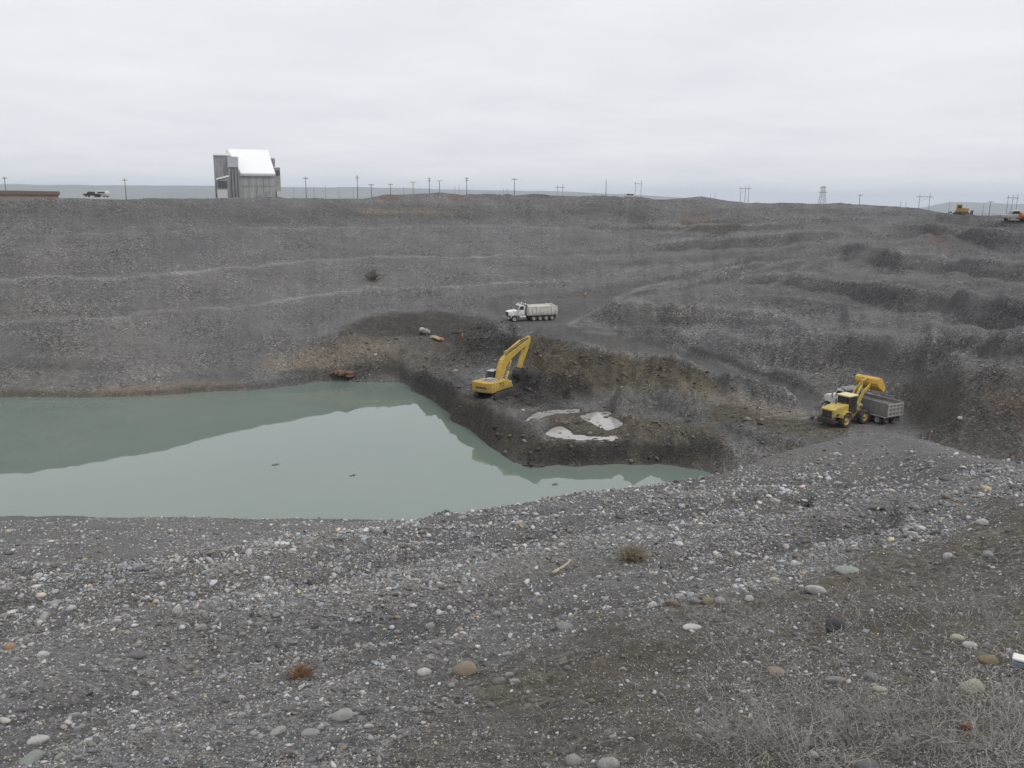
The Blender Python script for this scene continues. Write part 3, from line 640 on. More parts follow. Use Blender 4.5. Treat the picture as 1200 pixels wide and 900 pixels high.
def boulder_mat(name, col, col2, spread=.55):
    m, t = mat(name); b = NB(t); pos = b.n('ShaderNodeTexCoord').outputs['Object']
    info = b.n('ShaderNodeObjectInfo')
    n = b.noise(pos, 1.8, 6, .7); n2 = b.noise(pos, 16, 4, .7); v = b.voro(pos, 20)
    c = b.mix(b.range(n, .35, .65, 0., 1.), col, col2)
    k_ = b.math('ADD', .72, b.math('ADD', b.math('MULTIPLY', n2, .3), b.math('MULTIPLY', b.math('SUBTRACT', info.outputs['Random'], .35), spread)))
    o = b.n('ShaderNodeVectorMath', operation='SCALE'); b.put(o.inputs[0], c); b.put(o.inputs['Scale'], k_)
    b.bsdf(o.outputs[0], .85, 0, b.bump(b.math('ADD', n2, n), .06, .5), .3); M[name] = m
boulder_mat('rock_cream', (.47, .45, .36), (.38, .37, .30), .05)
boulder_mat('rock_white', (.60, .59, .57), (.38, .375, .36), .1)
boulder_mat('rock_pale', (.34, .34, .33), (.23, .228, .222), .35)
boulder_mat('rock_grey', (.21, .21, .215), (.15, .15, .155), .3)
boulder_mat('rock_dark', (.10, .10, .105), (.07, .07, .073), .1)
boulder_mat('rock_tan', (.29, .25, .205), (.25, .20, .145), .2)
boulder_mat('rock_ochre', (.29, .235, .155), (.22, .18, .12), .1)
boulder_mat('rock_red', (.33, .155, .09), (.22, .12, .08), .1)
boulder_mat('rock_orange', (.46, .31, .19), (.33, .24, .16), .1)
boulder_mat('rock_green', (.31, .34, .30), (.25, .26, .24), .1)
boulder_mat('rock_mauve', (.24, .225, .25), (.18, .17, .185), .1)
def hill_mat():
    m, t = mat('hill_grass'); b = NB(t); pos = b.n('ShaderNodeTexCoord').outputs['Object']
    n = b.noise(pos, .002, 6, .65); n2 = b.noise(pos, .012, 5, .6)
    b.bsdf(b.mix(b.math('ADD', b.math('MULTIPLY', n, .6), b.math('MULTIPLY', n2, .4)), (.11, .125, .12), (.32, .30, .25)), .95, 0, None, .2); M['hill'] = m
hill_mat()

# ------------------------------------------------------------------ mesh helpers
def tag(o, label=None, cat=None, group=None, kind=None):
    if label: o['label'] = label
    if cat: o['category'] = cat
    if group: o['group'] = group
    if kind: o['kind'] = kind
    return o
def link(o, parent=None):
    COL.objects.link(o)
    if parent is not None: o.parent = parent
    return o
def np_mesh(name, verts, quads, attrs=None, smooth=True):
    me = bpy.data.meshes.new(name); n = len(verts); f = len(quads); kf = quads.shape[1]
    me.vertices.add(n); me.vertices.foreach_set('co', np.ascontiguousarray(verts, np.float32).ravel())
    me.loops.add(f * kf); me.loops.foreach_set('vertex_index', np.ascontiguousarray(quads, np.int32).ravel())
    me.polygons.add(f); me.polygons.foreach_set('loop_start', np.arange(0, f * kf, kf, dtype=np.int32))
    me.polygons.foreach_set('use_smooth', np.full(f, smooth))
    for a, v in (attrs or {}).items():
        at = me.attributes.new(a, 'FLOAT', 'POINT'); at.data.foreach_set('value', np.ascontiguousarray(v, np.float32))
    me.update(calc_edges=True); me.validate()
    return me
class MB:
    def __init__(s): s.v, s.f, s.sm = [], [], []
    def add(s, vs, fs, smooth=False, mtx=None):
        o = len(s.v)
        s.v += [tuple(mtx @ Vector(q)) if mtx is not None else tuple(q) for q in vs]
        s.f += [tuple(o + i for i in q) for q in fs]; s.sm += [smooth] * len(fs); return s
    def box(s, x0, x1, y0, y1, z0, z1, mtx=None):
        return s.add([(x0, y0, z0), (x1, y0, z0), (x1, y1, z0), (x0, y1, z0), (x0, y0, z1), (x1, y0, z1), (x1, y1, z1), (x0, y1, z1)],
                     [(0, 3, 2, 1), (4, 5, 6, 7), (0, 1, 5, 4), (1, 2, 6, 5), (2, 3, 7, 6), (3, 0, 4, 7)], mtx=mtx)
    def prism(s, poly, y0, y1, mtx=None):
        """outline in x,z pushed along y"""
        n = len(poly); ar = sum(poly[i][0] * poly[(i + 1) % n][1] - poly[(i + 1) % n][0] * poly[i][1] for i in range(n))
        if ar < 0: poly = poly[::-1]
        vs = [(x, y0, z) for x, z in poly] + [(x, y1, z) for x, z in poly]
        fs = [tuple(range(n)), tuple(range(2 * n - 1, n - 1, -1))] + [(i + n, (i + 1) % n + n, (i + 1) % n, i) for i in range(n)]
        return s.add(vs, fs, mtx=mtx)
    def cyl(s, p0, p1, r0, r1=None, n=12, caps=True):
        p0, p1 = Vector(p0), Vector(p1); r1 = r0 if r1 is None else r1
        ax = (p1 - p0).normalized(); u = ax.orthogonal().normalized(); w = ax.cross(u)
        vs = [p0 + (u * math.cos(a) + w * math.sin(a)) * r0 for a in (2 * math.pi * i / n for i in range(n))] + \
             [p1 + (u * math.cos(a) + w * math.sin(a)) * r1 for a in (2 * math.pi * i / n for i in range(n))]
        s.add(vs, [(i, (i + 1) % n, (i + 1) % n + n, i + n) for i in range(n)], n > 5)
        if caps: o = len(s.v) - 2 * n; s.f += [tuple(o + i for i in range(n - 1, -1, -1)), tuple(o + n + i for i in range(n))]; s.sm += [False, False]
        return s
    def beam(s, p0, p1, w, h, w1=None, h1=None):
        """box beam between two points; w along y, h in the x-z plane"""
        p0, p1 = Vector(p0), Vector(p1); d = (p1 - p0).normalized(); yv = Vector((0, 1, 0)); up = yv.cross(d)
        if up.length < 1e-4: up = Vector((0, 0, 1)); yv = up.cross(d)
        up.normalize(); yv = d.cross(up); w1 = w if w1 is None else w1; h1 = h if h1 is None else h1
        vs = [p + yv * (sx * ww / 2) + up * (sz * hh / 2) for p, ww, hh in ((p0, w, h), (p1, w1, h1)) for sx, sz in ((-1, -1), (1, -1), (1, 1), (-1, 1))]
        return s.add(vs, [(0, 1, 2, 3), (7, 6, 5, 4), (0, 4, 5, 1), (1, 5, 6, 2), (2, 6, 7, 3), (3, 7, 4, 0)])
    def lathe_y(s, prof, cx, cy, cz, n=24):
        """profile (radius, y) turned about the y axis"""
        m_ = len(prof); vs = []
        for i in range(n):
            a = 2 * math.pi * i / n
            vs += [(cx + r * math.cos(a), cy + y, cz + r * math.sin(a)) for r, y in prof]
        return s.add(vs, [(i * m_ + j, ((i + 1) % n) * m_ + j, ((i + 1) % n) * m_ + j + 1, i * m_ + j + 1) for i in range(n) for j in range(m_ - 1)], True)
    def mesh(s, name, m):
        me = bpy.data.meshes.new(name); me.from_pydata(s.v, [], s.f); me.polygons.foreach_set('use_smooth', s.sm)
        bm = bmesh.new(); bm.from_mesh(me); bmesh.ops.recalc_face_normals(bm, faces=bm.faces); bm.to_mesh(me); bm.free()
        me.materials.append(m); me.update(); return me
    def build(s, name, m, parent=None, bevel=0.):
        o = link(bpy.data.objects.new(name, s.mesh(name, M[m])), parent)
        if bevel:
            b = o.modifiers.new('bevel', 'BEVEL'); b.width = bevel; b.segments = 2; b.limit_method = 'ANGLE'; b.angle_limit = .6
        return o
def thing(name, label, cat, loc, rz=0., group=None, scale=1.0):
    o = bpy.data.objects.new(name, None); o.empty_display_size = .3; COL.objects.link(o)
    o.location = loc; o.rotation_euler = (0, 0, rz); o.scale = (scale,) * 3
    return tag(o, label, cat, group)
def copy_thing(src, label=None, loc=None, rz=None):
    c = src.copy(); COL.objects.link(c)
    if label: c['label'] = label
    if loc is not None: c.location = loc
    if rz is not None: c.rotation_euler = (0, 0, rz)
    for ch in list(src.children):
        d = ch.copy(); COL.objects.link(d); d.parent = c
        for g in list(ch.children):
            e = g.copy(); COL.objects.link(e); e.parent = d
    return c
def on_ground(px, py, sink=0.):
    p = hit(px, py); return Vector((p[0], p[1], p[2] - sink))

# ------------------------------------------------------------------ the ground, split into its kinds
V = np.stack([XG, YG, ZG], -1).reshape(-1, 3)
ii, jj = np.meshgrid(np.arange(NA - 1), np.arange(ND - 1), indexing='ij')
Q = np.stack([ii * ND + jj, (ii + 1) * ND + jj, (ii + 1) * ND + jj + 1, ii * ND + jj + 1], -1).reshape(-1, 4)
reg = np.full((NA, ND), 3)
reg[is_near] = 0
reg[(~is_near) & (DG < ringpos('edge1'))] = 1
reg[road > .5] = 2
reg[is_plain] = 4
rq = reg[:-1, :-1].reshape(-1)
att = {a: np.asarray(v).reshape(-1) for a, v in ATT.items()}
GROUND = {}
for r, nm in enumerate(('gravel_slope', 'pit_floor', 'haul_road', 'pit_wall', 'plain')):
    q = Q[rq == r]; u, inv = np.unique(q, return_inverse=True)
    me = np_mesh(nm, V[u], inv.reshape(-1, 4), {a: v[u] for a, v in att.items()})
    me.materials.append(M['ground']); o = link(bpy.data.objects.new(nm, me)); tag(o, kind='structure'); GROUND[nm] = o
# the pond: one level sheet that the shore cuts
nx, ny = 40, 30
gx, gy = np.meshgrid(np.linspace(-120, 42, nx), np.linspace(42, 128, ny), indexing='ij')
wv = np.stack([gx, gy, np.zeros_like(gx)], -1).reshape(-1, 3)
wi, wj = np.meshgrid(np.arange(nx - 1), np.arange(ny - 1), indexing='ij')
wq = np.stack([wi * ny + wj, (wi + 1) * ny + wj, (wi + 1) * ny + wj + 1, wi * ny + wj + 1], -1).reshape(-1, 4)
me = np_mesh('pond_water', wv, wq); me.materials.append(M['water']); tag(link(bpy.data.objects.new('pond_water', me)), kind='structure')
for (pts, pz), g in zip(PUD, PUDM):
    sel = np.nonzero((g > .12))
    m_ = (g[:-1, :-1] > .12) | (g[1:, :-1] > .12) | (g[:-1, 1:] > .12) | (g[1:, 1:] > .12)
    q = Q[m_.reshape(-1)]; u, inv = np.unique(q, return_inverse=True); vv = V[u].copy(); vv[:, 2] = pz
    me = np_mesh('puddle', vv, inv.reshape(-1, 4)); me.materials.append(M['puddle']); tag(link(bpy.data.objects.new('puddle', me)), kind='structure')
# far hills
def hills(name, az0, az1, d0, prof, depth, seed):
    n, md = 160, 26; a = np.radians(np.linspace(az0, az1, n)); u = np.linspace(0, 1, md)
    hp = np.interp(np.degrees(a), [p[0] for p in prof], [p[1] for p in prof])
    AA, UU = np.meshgrid(a, u, indexing='ij'); dd = d0 + depth * UU
    x, y = np.sin(AA) * dd, np.cos(AA) * dd
    z = -12 + (hp[:, None] + 12) * np.sin(np.clip(UU * 1.25, 0, 1) * math.pi / 2) * (1 + .12 * fbm(x / 260, y / 260, seed, 4) * (1 - UU)) + fbm(x / 120, y / 120, seed + 3, 4) * 6 * sstep(0, .3, UU)
    vi, vj = np.meshgrid(np.arange(n - 1), np.arange(md - 1), indexing='ij')
    q = np.stack([vi * md + vj, (vi + 1) * md + vj, (vi + 1) * md + vj + 1, vi * md + vj + 1], -1).reshape(-1, 4)
    me = np_mesh(name, np.stack([x, y, z], -1).reshape(-1, 3), q); me.materials.append(M['hill'])
    tag(link(bpy.data.objects.new(name, me)), kind='structure')
def hz(px, py, d): return at_d(px, py, d)[2]
def azd(px, py=230): return math.degrees(az_of(px, py))
hills('hills', azd(-400), azd(800), 4600, [(azd(x), hz(x, y, 5500)) for x, y in ((-400,214),(0,216),(60,216.5),(150,217),(240,218),(330,219),(400,219.5),(480,221),(560,222.5),(660,224.5),(740,228),(800,232))], 1200, 5)
hills('mountain', azd(1040), azd(1600), 5600, [(azd(x), hz(x, y, 6600)) for x, y in ((1040,247),(1080,244),(1100,239.5),(1115,237),(1150,237.5),(1185,239),(1230,238),(1320,236),(1450,239),(1600,246))], 1200, 9)

# ------------------------------------------------------------------ excavator
def wheel(parent, x, y, z, R, w, side, rimm, name='wheel', n=24, treads=0):
    b = MB(); h = w / 2
    b.lathe_y([(R * .55, -h * .8), (R * .62, -h), (R * .92, -h), (R, -h * .72), (R, h * .72), (R * .92, h), (R * .62, h), (R * .55, h * .8)], 0, 0, 0, n)
    for i in range(treads):
        a = 2 * math.pi * i / treads; mt = Matrix.Rotation(-a, 4, 'Y')
        b.box(R * .97, R * 1.035, -h * .95, h * .95, -R * .05, R * .05, mt)
    t = b.build(name, 'black_rubber', parent); t.location = (x, y, z)
    r = MB(); s = side
    r.lathe_y([(R * .60, -h * .9), (R * .60, s * h * .86), (R * .52, s * h * .80), (R * .46, s * h * .45), (R * .22, s * h * .42), (R * .20, s * h * .8), (0.001, s * h * .82)], 0, 0, 0, 20)
    r.build('rim', rimm, t)
    return t
def text_part(txt, name, parent, size, loc, rot, m, ext=.012):
    cu = bpy.data.curves.new(name, 'FONT'); cu.body = txt; cu.size = size; cu.extrude = ext; cu.align_x = 'CENTER'; cu.align_y = 'CENTER'; cu.resolution_u = 3; cu.offset = size * .012
    o = bpy.data.objects.new(name, cu); dg = bpy.context.evaluated_depsgraph_get
    COL.objects.link(o); me = bpy.data.meshes.new_from_object(o.evaluated_get(dg())); COL.objects.unlink(o); bpy.data.objects.remove(o)
    me.name = name; me.materials.clear(); me.materials.append(M[m])
    r = link(bpy.data.objects.new(name, me), parent); r.location = loc; r.rotation_euler = rot
    return r
STRETCH = 1.42
def excavator(loc, rz):
    T = thing('excavator', 'yellow tracked excavator with raised boom standing on the dark bank by the pond', 'excavator', loc, rz)
    for s in (-1, 1):
        L, H, R = 2.45, 1.05, .5; out = []
        for i in range(9): a = math.pi / 2 + math.pi * i / 8; out.append((-L + R + math.cos(a) * R, R + .03 + math.sin(a) * R))
        for i in range(9): a = -math.pi / 2 + math.pi * i / 8; out.append((L - R + math.cos(a) * R, R + .03 + math.sin(a) * R))
        b = MB(); b.prism(out, s * 1.38 - .32, s * 1.38 + .32)
        for i in range(16):
            x = -L + .5 + i * (2 * L - 1) / 15
            b.box(x - .1, x + .1, s * 1.38 - .35, s * 1.38 + .35, 1.02, 1.08).box(x - .1, x + .1, s * 1.38 - .35, s * 1.38 + .35, 0.0, .05)
        tr = b.build('track', 'track_steel', T, .03)
        f = MB(); f.box(-1.7, 1.7, s * 1.38 - .34, s * 1.38 + .36 * s if s > 0 else s * 1.38 + .34, .35, .75)
        for x in (-1.9, -1.0, -.3, .4, 1.1, 1.9): f.cyl((x, s * 1.38 - .36, .45), (x, s * 1.38 + .36, .45), .26, n=12)
        f.build('track_frame', 'dark_steel', tr)
    MB().box(-1.0, 1.0, -1.1, 1.1, .45, .95).cyl((0, 0, .9), (0, 0, 1.22), .85, n=24).build('undercarriage', 'dark_steel', T, .03)
    MB().box(-2.9, 2.0, -1.55, 1.55, 1.2, 1.45).build('platform', 'yellow_paint', T, .03)
    b = MB(); pl = []
    for i in range(9): a = -1.0 + 2.0 * i / 8; pl.append((-2.55 - .75 * math.cos(a), 1.62 * math.sin(a) / math.sin(1.0)))
    out = pl + [(-2.0, 1.62), (-2.0, -1.62)]
    n = len(out); b.add([(x, y, 1.12) for x, y in out] + [(x, y, 2.42) for x, y in out], [tuple(range(n)), tuple(range(2 * n - 1, n - 1, -1))] + [(i, (i + 1) % n, (i + 1) % n + n, i + n) for i in range(n)])
    cw = b.build('counterweight', 'yellow_paint', T, .07)
    text_part('KOMATSU', 'lettering', cw, .36, (-3.315, -.1, 1.75), (math.pi / 2, 0, -math.pi / 2), 'decal_dark', .02)
    sp = MB().box(-1.98, .9, -1.58, -.72, 1.46, 2.38).build('side_panel', 'yellow_paint', T, .04)
    text_part('715', 'lettering', sp, .82, (-.75, -1.585, 1.9), (math.pi / 2, 0, 0), 'decal_dark', .012)
    MB().box(-1.98, .2, .72, 1.58, 1.46, 2.38).build('side_panel', 'yellow_paint', T, .04)
    MB().box(-2.0, -.3, -.715, .715, 1.46, 2.5).box(-1.8, -.6, -.5, .5, 2.5, 2.66).build('engine_hood', 'hood_grey', T, .05)
    g = MB()
    for x in (-1.9, -1.2, -.5, .2, .8): g.cyl((x, -1.52, 2.38), (x, -1.52, 2.95), .025, n=6)
    g.cyl((-1.9, -1.52, 2.95), (.8, -1.52, 2.95), .025, n=6).cyl((-1.9, -1.52, 2.68), (.8, -1.52, 2.68), .02, n=6)
    for y in (-1.5, -.6, .4, 1.4): g.cyl((-2.5, y, 2.4), (-2.5, y, 2.8), .025, n=6)
    g.cyl((-2.5, -1.5, 2.8), (-2.5, 1.4, 2.8), .025, n=6)
    g.build('handrail', 'pale_trim', T)
    MB().cyl((-1.3, .5, 2.5), (-1.3, .5, 3.2), .09, n=10).cyl((-1.3, .5, 3.2), (-1.45, .5, 3.32), .09, n=10).build('exhaust', 'dark_steel', T)
    MB().box(.95, 1.75, -1.55, -.75, 1.46, 2.05).build('fuel_tank', 'yellow_paint', T, .05)
    c = MB().prism([(.35, 1.46), (1.95, 1.46), (2.05, 2.2), (1.75, 3.2), (.4, 3.2)], .62, 1.55).build('cab', 'dark_steel', T, .05)
    MB().prism([(.3, 3.2), (1.8, 3.2), (1.7, 3.31), (.35, 3.31)], .57, 1.6).build('cab_roof', 'wall_metal_pale', T, .03)
    MB().box(.6, 1.5, 1.548, 1.566, 2.1, 3.05).box(.6, 1.5, .602, .622, 2.1, 3.05).box(.33, .352, .75, 1.42, 2.3, 3.05).build('window', 'dark_glass', c)
    MB().prism([(1.99, 1.75), (2.03, 2.2), (1.78, 3.1), (1.765, 3.1), (2.0, 2.2), (1.96, 1.75)], .72, 1.45).build('windscreen', 'dark_glass', c)
    # boom: base, knee, tip
    A_, K_, B_ = (.55, 1.9), (1.75, 4.85), (5.7, 6.35)
    poly = [(.35, 1.75), (.85, 1.65), (1.75, 3.6), (2.35, 4.45), (4.0, 5.35), (5.85, 6.1), (5.9, 6.5), (5.6, 6.62), (3.6, 5.95), (1.75, 5.25), (1.15, 4.7), (.7, 3.5)]
    MB().prism(poly, -.34, .34).build('boom', 'yellow_paint', T, .04)
    MB().prism([(5.4, 6.55), (5.95, 7.15), (6.15, 6.9), (5.95, 5.9), (4.55, 3.0), (4.25, 2.85), (4.1, 3.1), (5.2, 5.9)], -.24, .24).build('stick', 'yellow_paint', T, .04)
    for s in (-1, 1):
        b = MB().cyl((1.25, s * .5, 1.6), (1.9, s * .5, 3.1), .13, n=12).cyl((1.9, s * .5, 3.1), (2.4, s * .46, 4.5), .07, n=10).box(1.05, 1.4, s * .5 - .14, s * .5 + .14, 1.4, 1.75)
        b.build('boom_cylinder', 'yellow_paint', T)
    MB().cyl((2.0, 0, 5.65), (4.4, 0, 6.75), .14, n=12).cyl((4.4, 0, 6.75), (5.95, 0, 7.05), .07, n=10).box(1.8, 2.2, -.2, .2, 5.2, 5.8).build('stick_cylinder', 'yellow_paint', T)
    MB().cyl((6.15, 0, 6.3), (5.3, 0, 4.3), .12, n=12).cyl((5.3, 0, 4.3), (4.85, 0, 3.3), .06, n=10).beam((4.85, 0, 3.3), (4.45, 0, 2.8), .3, .14).build('bucket_cylinder', 'yellow_paint', T)
    hs = MB()
    for y in (-.3, -.18, .18, .3):
        pr = None
        for x, z in ((.7, 2.2), (.85, 3.4), (1.35, 4.8), (1.9, 5.42), (3.0, 5.85), (4.4, 6.4), (5.5, 6.85), (5.7, 6.9)):
            if pr: hs.cyl((pr[0], y, pr[1]), (x, y, z), .035, n=6)
            pr = (x, z)
    hs.build('hose', 'black_rubber', T)
    # bucket: curled shell with cheeks and teeth
    prof = [(4.65, 2.95), (4.2, 3.0), (3.85, 2.7), (3.7, 2.2), (3.75, 1.75), (4.0, 1.4), (4.45, 1.25)]
    b = MB(); n = len(prof); W_ = .56
    inner = [(x + (4.3 - x) * .12, z + (2.2 - z) * .12) for x, z in prof]
    for i in range(n - 1): b.prism([prof[i], prof[i + 1], inner[i + 1], inner[i]], -W_, W_)
    for s in (-1, 1): b.prism(prof, s * W_ - .03, s * W_ + .03)
    bk_ = b.build('bucket', 'dark_steel', T, .0)
    for y in (-.5, -.25, 0, .25, .5): MB().prism([(4.4, 1.44), (4.4, 1.3), (4.75, 1.34)], y - .07, y + .07).build('tooth', 'track_steel', bk_)
    for o in T.children:
        if o.name.split('.')[0] in ('boom', 'hose', 'stick', 'boom_cylinder', 'stick_cylinder', 'bucket_cylinder', 'bucket'):
            for q in [o] + list(o.children):
                for v in q.data.vertices: v.co.x = .55 + (v.co.x - .55) * STRETCH
    return T
excavator(Vector(POS['excavator']) + Vector((0, 0, -.05)), math.radians(57)).scale = (.92, .92, .92)

# ------------------------------------------------------------------ wheel loader
def loader(loc, rz):
    T = thing('wheel_loader', 'yellow wheel loader tipping its raised bucket over the grey dump truck', 'loader', loc, rz)
    for x in (-1.7, 1.7):
        for s in (-1, 1): wheel(T, x, s * 1.12, .82, .82, .62, s, 'rim_yellow', treads=20)
    MB().box(-3.1, -.2, -.7, .7, .7, 1.3).cyl((-1.7, -.9, .82), (-1.7, .9, .82), .22, n=12).build('rear_frame', 'dark_steel', T, .03)
    hd = MB().prism([(-3.45, 1.25), (-.75, 1.25), (-.75, 2.45), (-2.6, 2.32), (-3.45, 2.12)], -.85, .85).build('engine_hood', 'loader_yellow', T, .07)
    MB().box(-3.5, -3.44, -.6, .6, 1.3, 1.98).build('grille', 'dark_steel', hd)
    for s in (-1, 1):
        MB().prism([(-3.0, 1.35), (-2.95, 1.6), (-1.6, 1.64), (-1.6, 1.35)], s * .847 - .012, s * .847 + .012).build('vent', 'decal_dark', hd)
    MB().box(-3.75, -3.1, -1.0, 1.0, .55, 1.2).build('counterweight', 'dark_steel', T, .08)
    for s in (-1, 1):
        arch = []
        for i in range(7): a = math.pi * (.02 + .86 * i / 6); arch.append((-1.7 + math.cos(a) * 1.05, .86 + math.sin(a) * 1.02))
        for i in range(6, -1, -1): a = math.pi * (.02 + .86 * i / 6); arch.append((-1.7 + math.cos(a) * .96, .86 + math.sin(a) * .93))
        MB().prism(arch, s * 1.12 - .34, s * 1.12 + .34).build('fender', 'loader_yellow', T, .02)
        MB().box(-3.755, -3.72, s * .8 - .1, s * .8 + .1, 1.0, 1.14).build('tail_light', 'red_light', T)
        MB().cyl((-3.7, s * .95, .9), (-3.7, s * .95, 1.6), .025, n=6).cyl((-3.7, s * .95, 1.6), (-2.6, s * .95, 2.5), .025, n=6).build('handrail', 'pale_trim', T)
        MB().cyl((-.5, s * .78, 1.5), (-.5, s * .78, 3.3), .045, n=8).build('cab_pillar', 'dark_steel', T)
    MB().cyl((-1.5, .35, 2.4), (-1.5, .35, 3.0), .08, n=10).build('exhaust', 'dark_steel', T)
    cb = MB().prism([(-.75, 1.3), (.85, 1.3), (.95, 2.0), (.7, 3.25), (-.65, 3.25)], -.76, .76).build('cab', 'dark_steel', T, .05)
    MB().box(-.45, .55, -.775, -.755, 2.05, 3.1).box(-.45, .55, .755, .775, 2.05, 3.1).box(-.77, -.735, -.6, .6, 2.3, 3.1).build('window', 'dark_glass', cb)
    MB().box(-.85, .9, -.85, .85, 3.25, 3.42).build('cab_roof', 'cream_roof', T, .05)
    MB().cyl((.0, 0, .9), (.0, 0, 1.5), .2, n=12).box(.3, 2.2, -.55, .55, .75, 1.5).prism([(.7, 1.5), (1.6, 1.5), (1.45, 2.35), (.95, 2.35)], -.62, -.42).prism([(.7, 1.5), (1.6, 1.5), (1.45, 2.35), (.95, 2.35)], .42, .62).build('front_frame', 'loader_yellow', T, .03)
    for s in (-1, 1):
        MB().beam((1.2, s * .5, 2.2), (2.2, s * .55, 3.55), .16, .38).beam((2.15, s * .55, 3.5), (3.45, s * .6, 4.3), .16, .36).build('lift_arm', 'loader_yellow', T, .02)
        MB().cyl((1.3, s * .5, 1.35), (1.75, s * .53, 2.3), .11, n=10).cyl((1.75, s * .53, 2.3), (2.1, s * .55, 3.4), .06, n=8).build('lift_cylinder', 'pale_trim', T)
        MB().box(1.5, 1.6, s * .85 - .1, s * .85 + .1, 2.05, 2.25).build('headlight', 'white_paint', T)
    MB().cyl((1.2, 0, 2.25), (2.5, 0, 4.2), .11, n=10).beam((2.45, 0, 3.6), (2.55, 0, 4.75), .2, .2).beam((2.5, 0, 4.7), (3.45, 0, 4.9), .16, .16).build('tilt_linkage', 'loader_yellow', T)
    # bucket, lip tipped forward and down
    prof = [(x + .15, z + .72) for x, z in ((4.75, 3.15), (4.3, 3.75), (4.0, 4.25), (3.6, 4.42), (3.25, 4.2), (3.15, 3.75), (3.35, 3.35), (3.9, 3.05), (4.45, 2.65))]
    inner = [(x + (4.45 - x) * .1, z + (4.02 - z) * .1) for x, z in prof]
    b = MB()
    for i in range(len(prof) - 1): b.prism([prof[i], prof[i + 1], inner[i + 1], inner[i]], -1.52, 1.52)
    for s in (-1, 1): b.prism(prof, s * 1.5 - .03, s * 1.5 + .03)
    b.build('bucket', 'bucket_yellow', T)
    return T
loader(POS['loader'], math.radians(34)).scale = (.96, .96, .96)

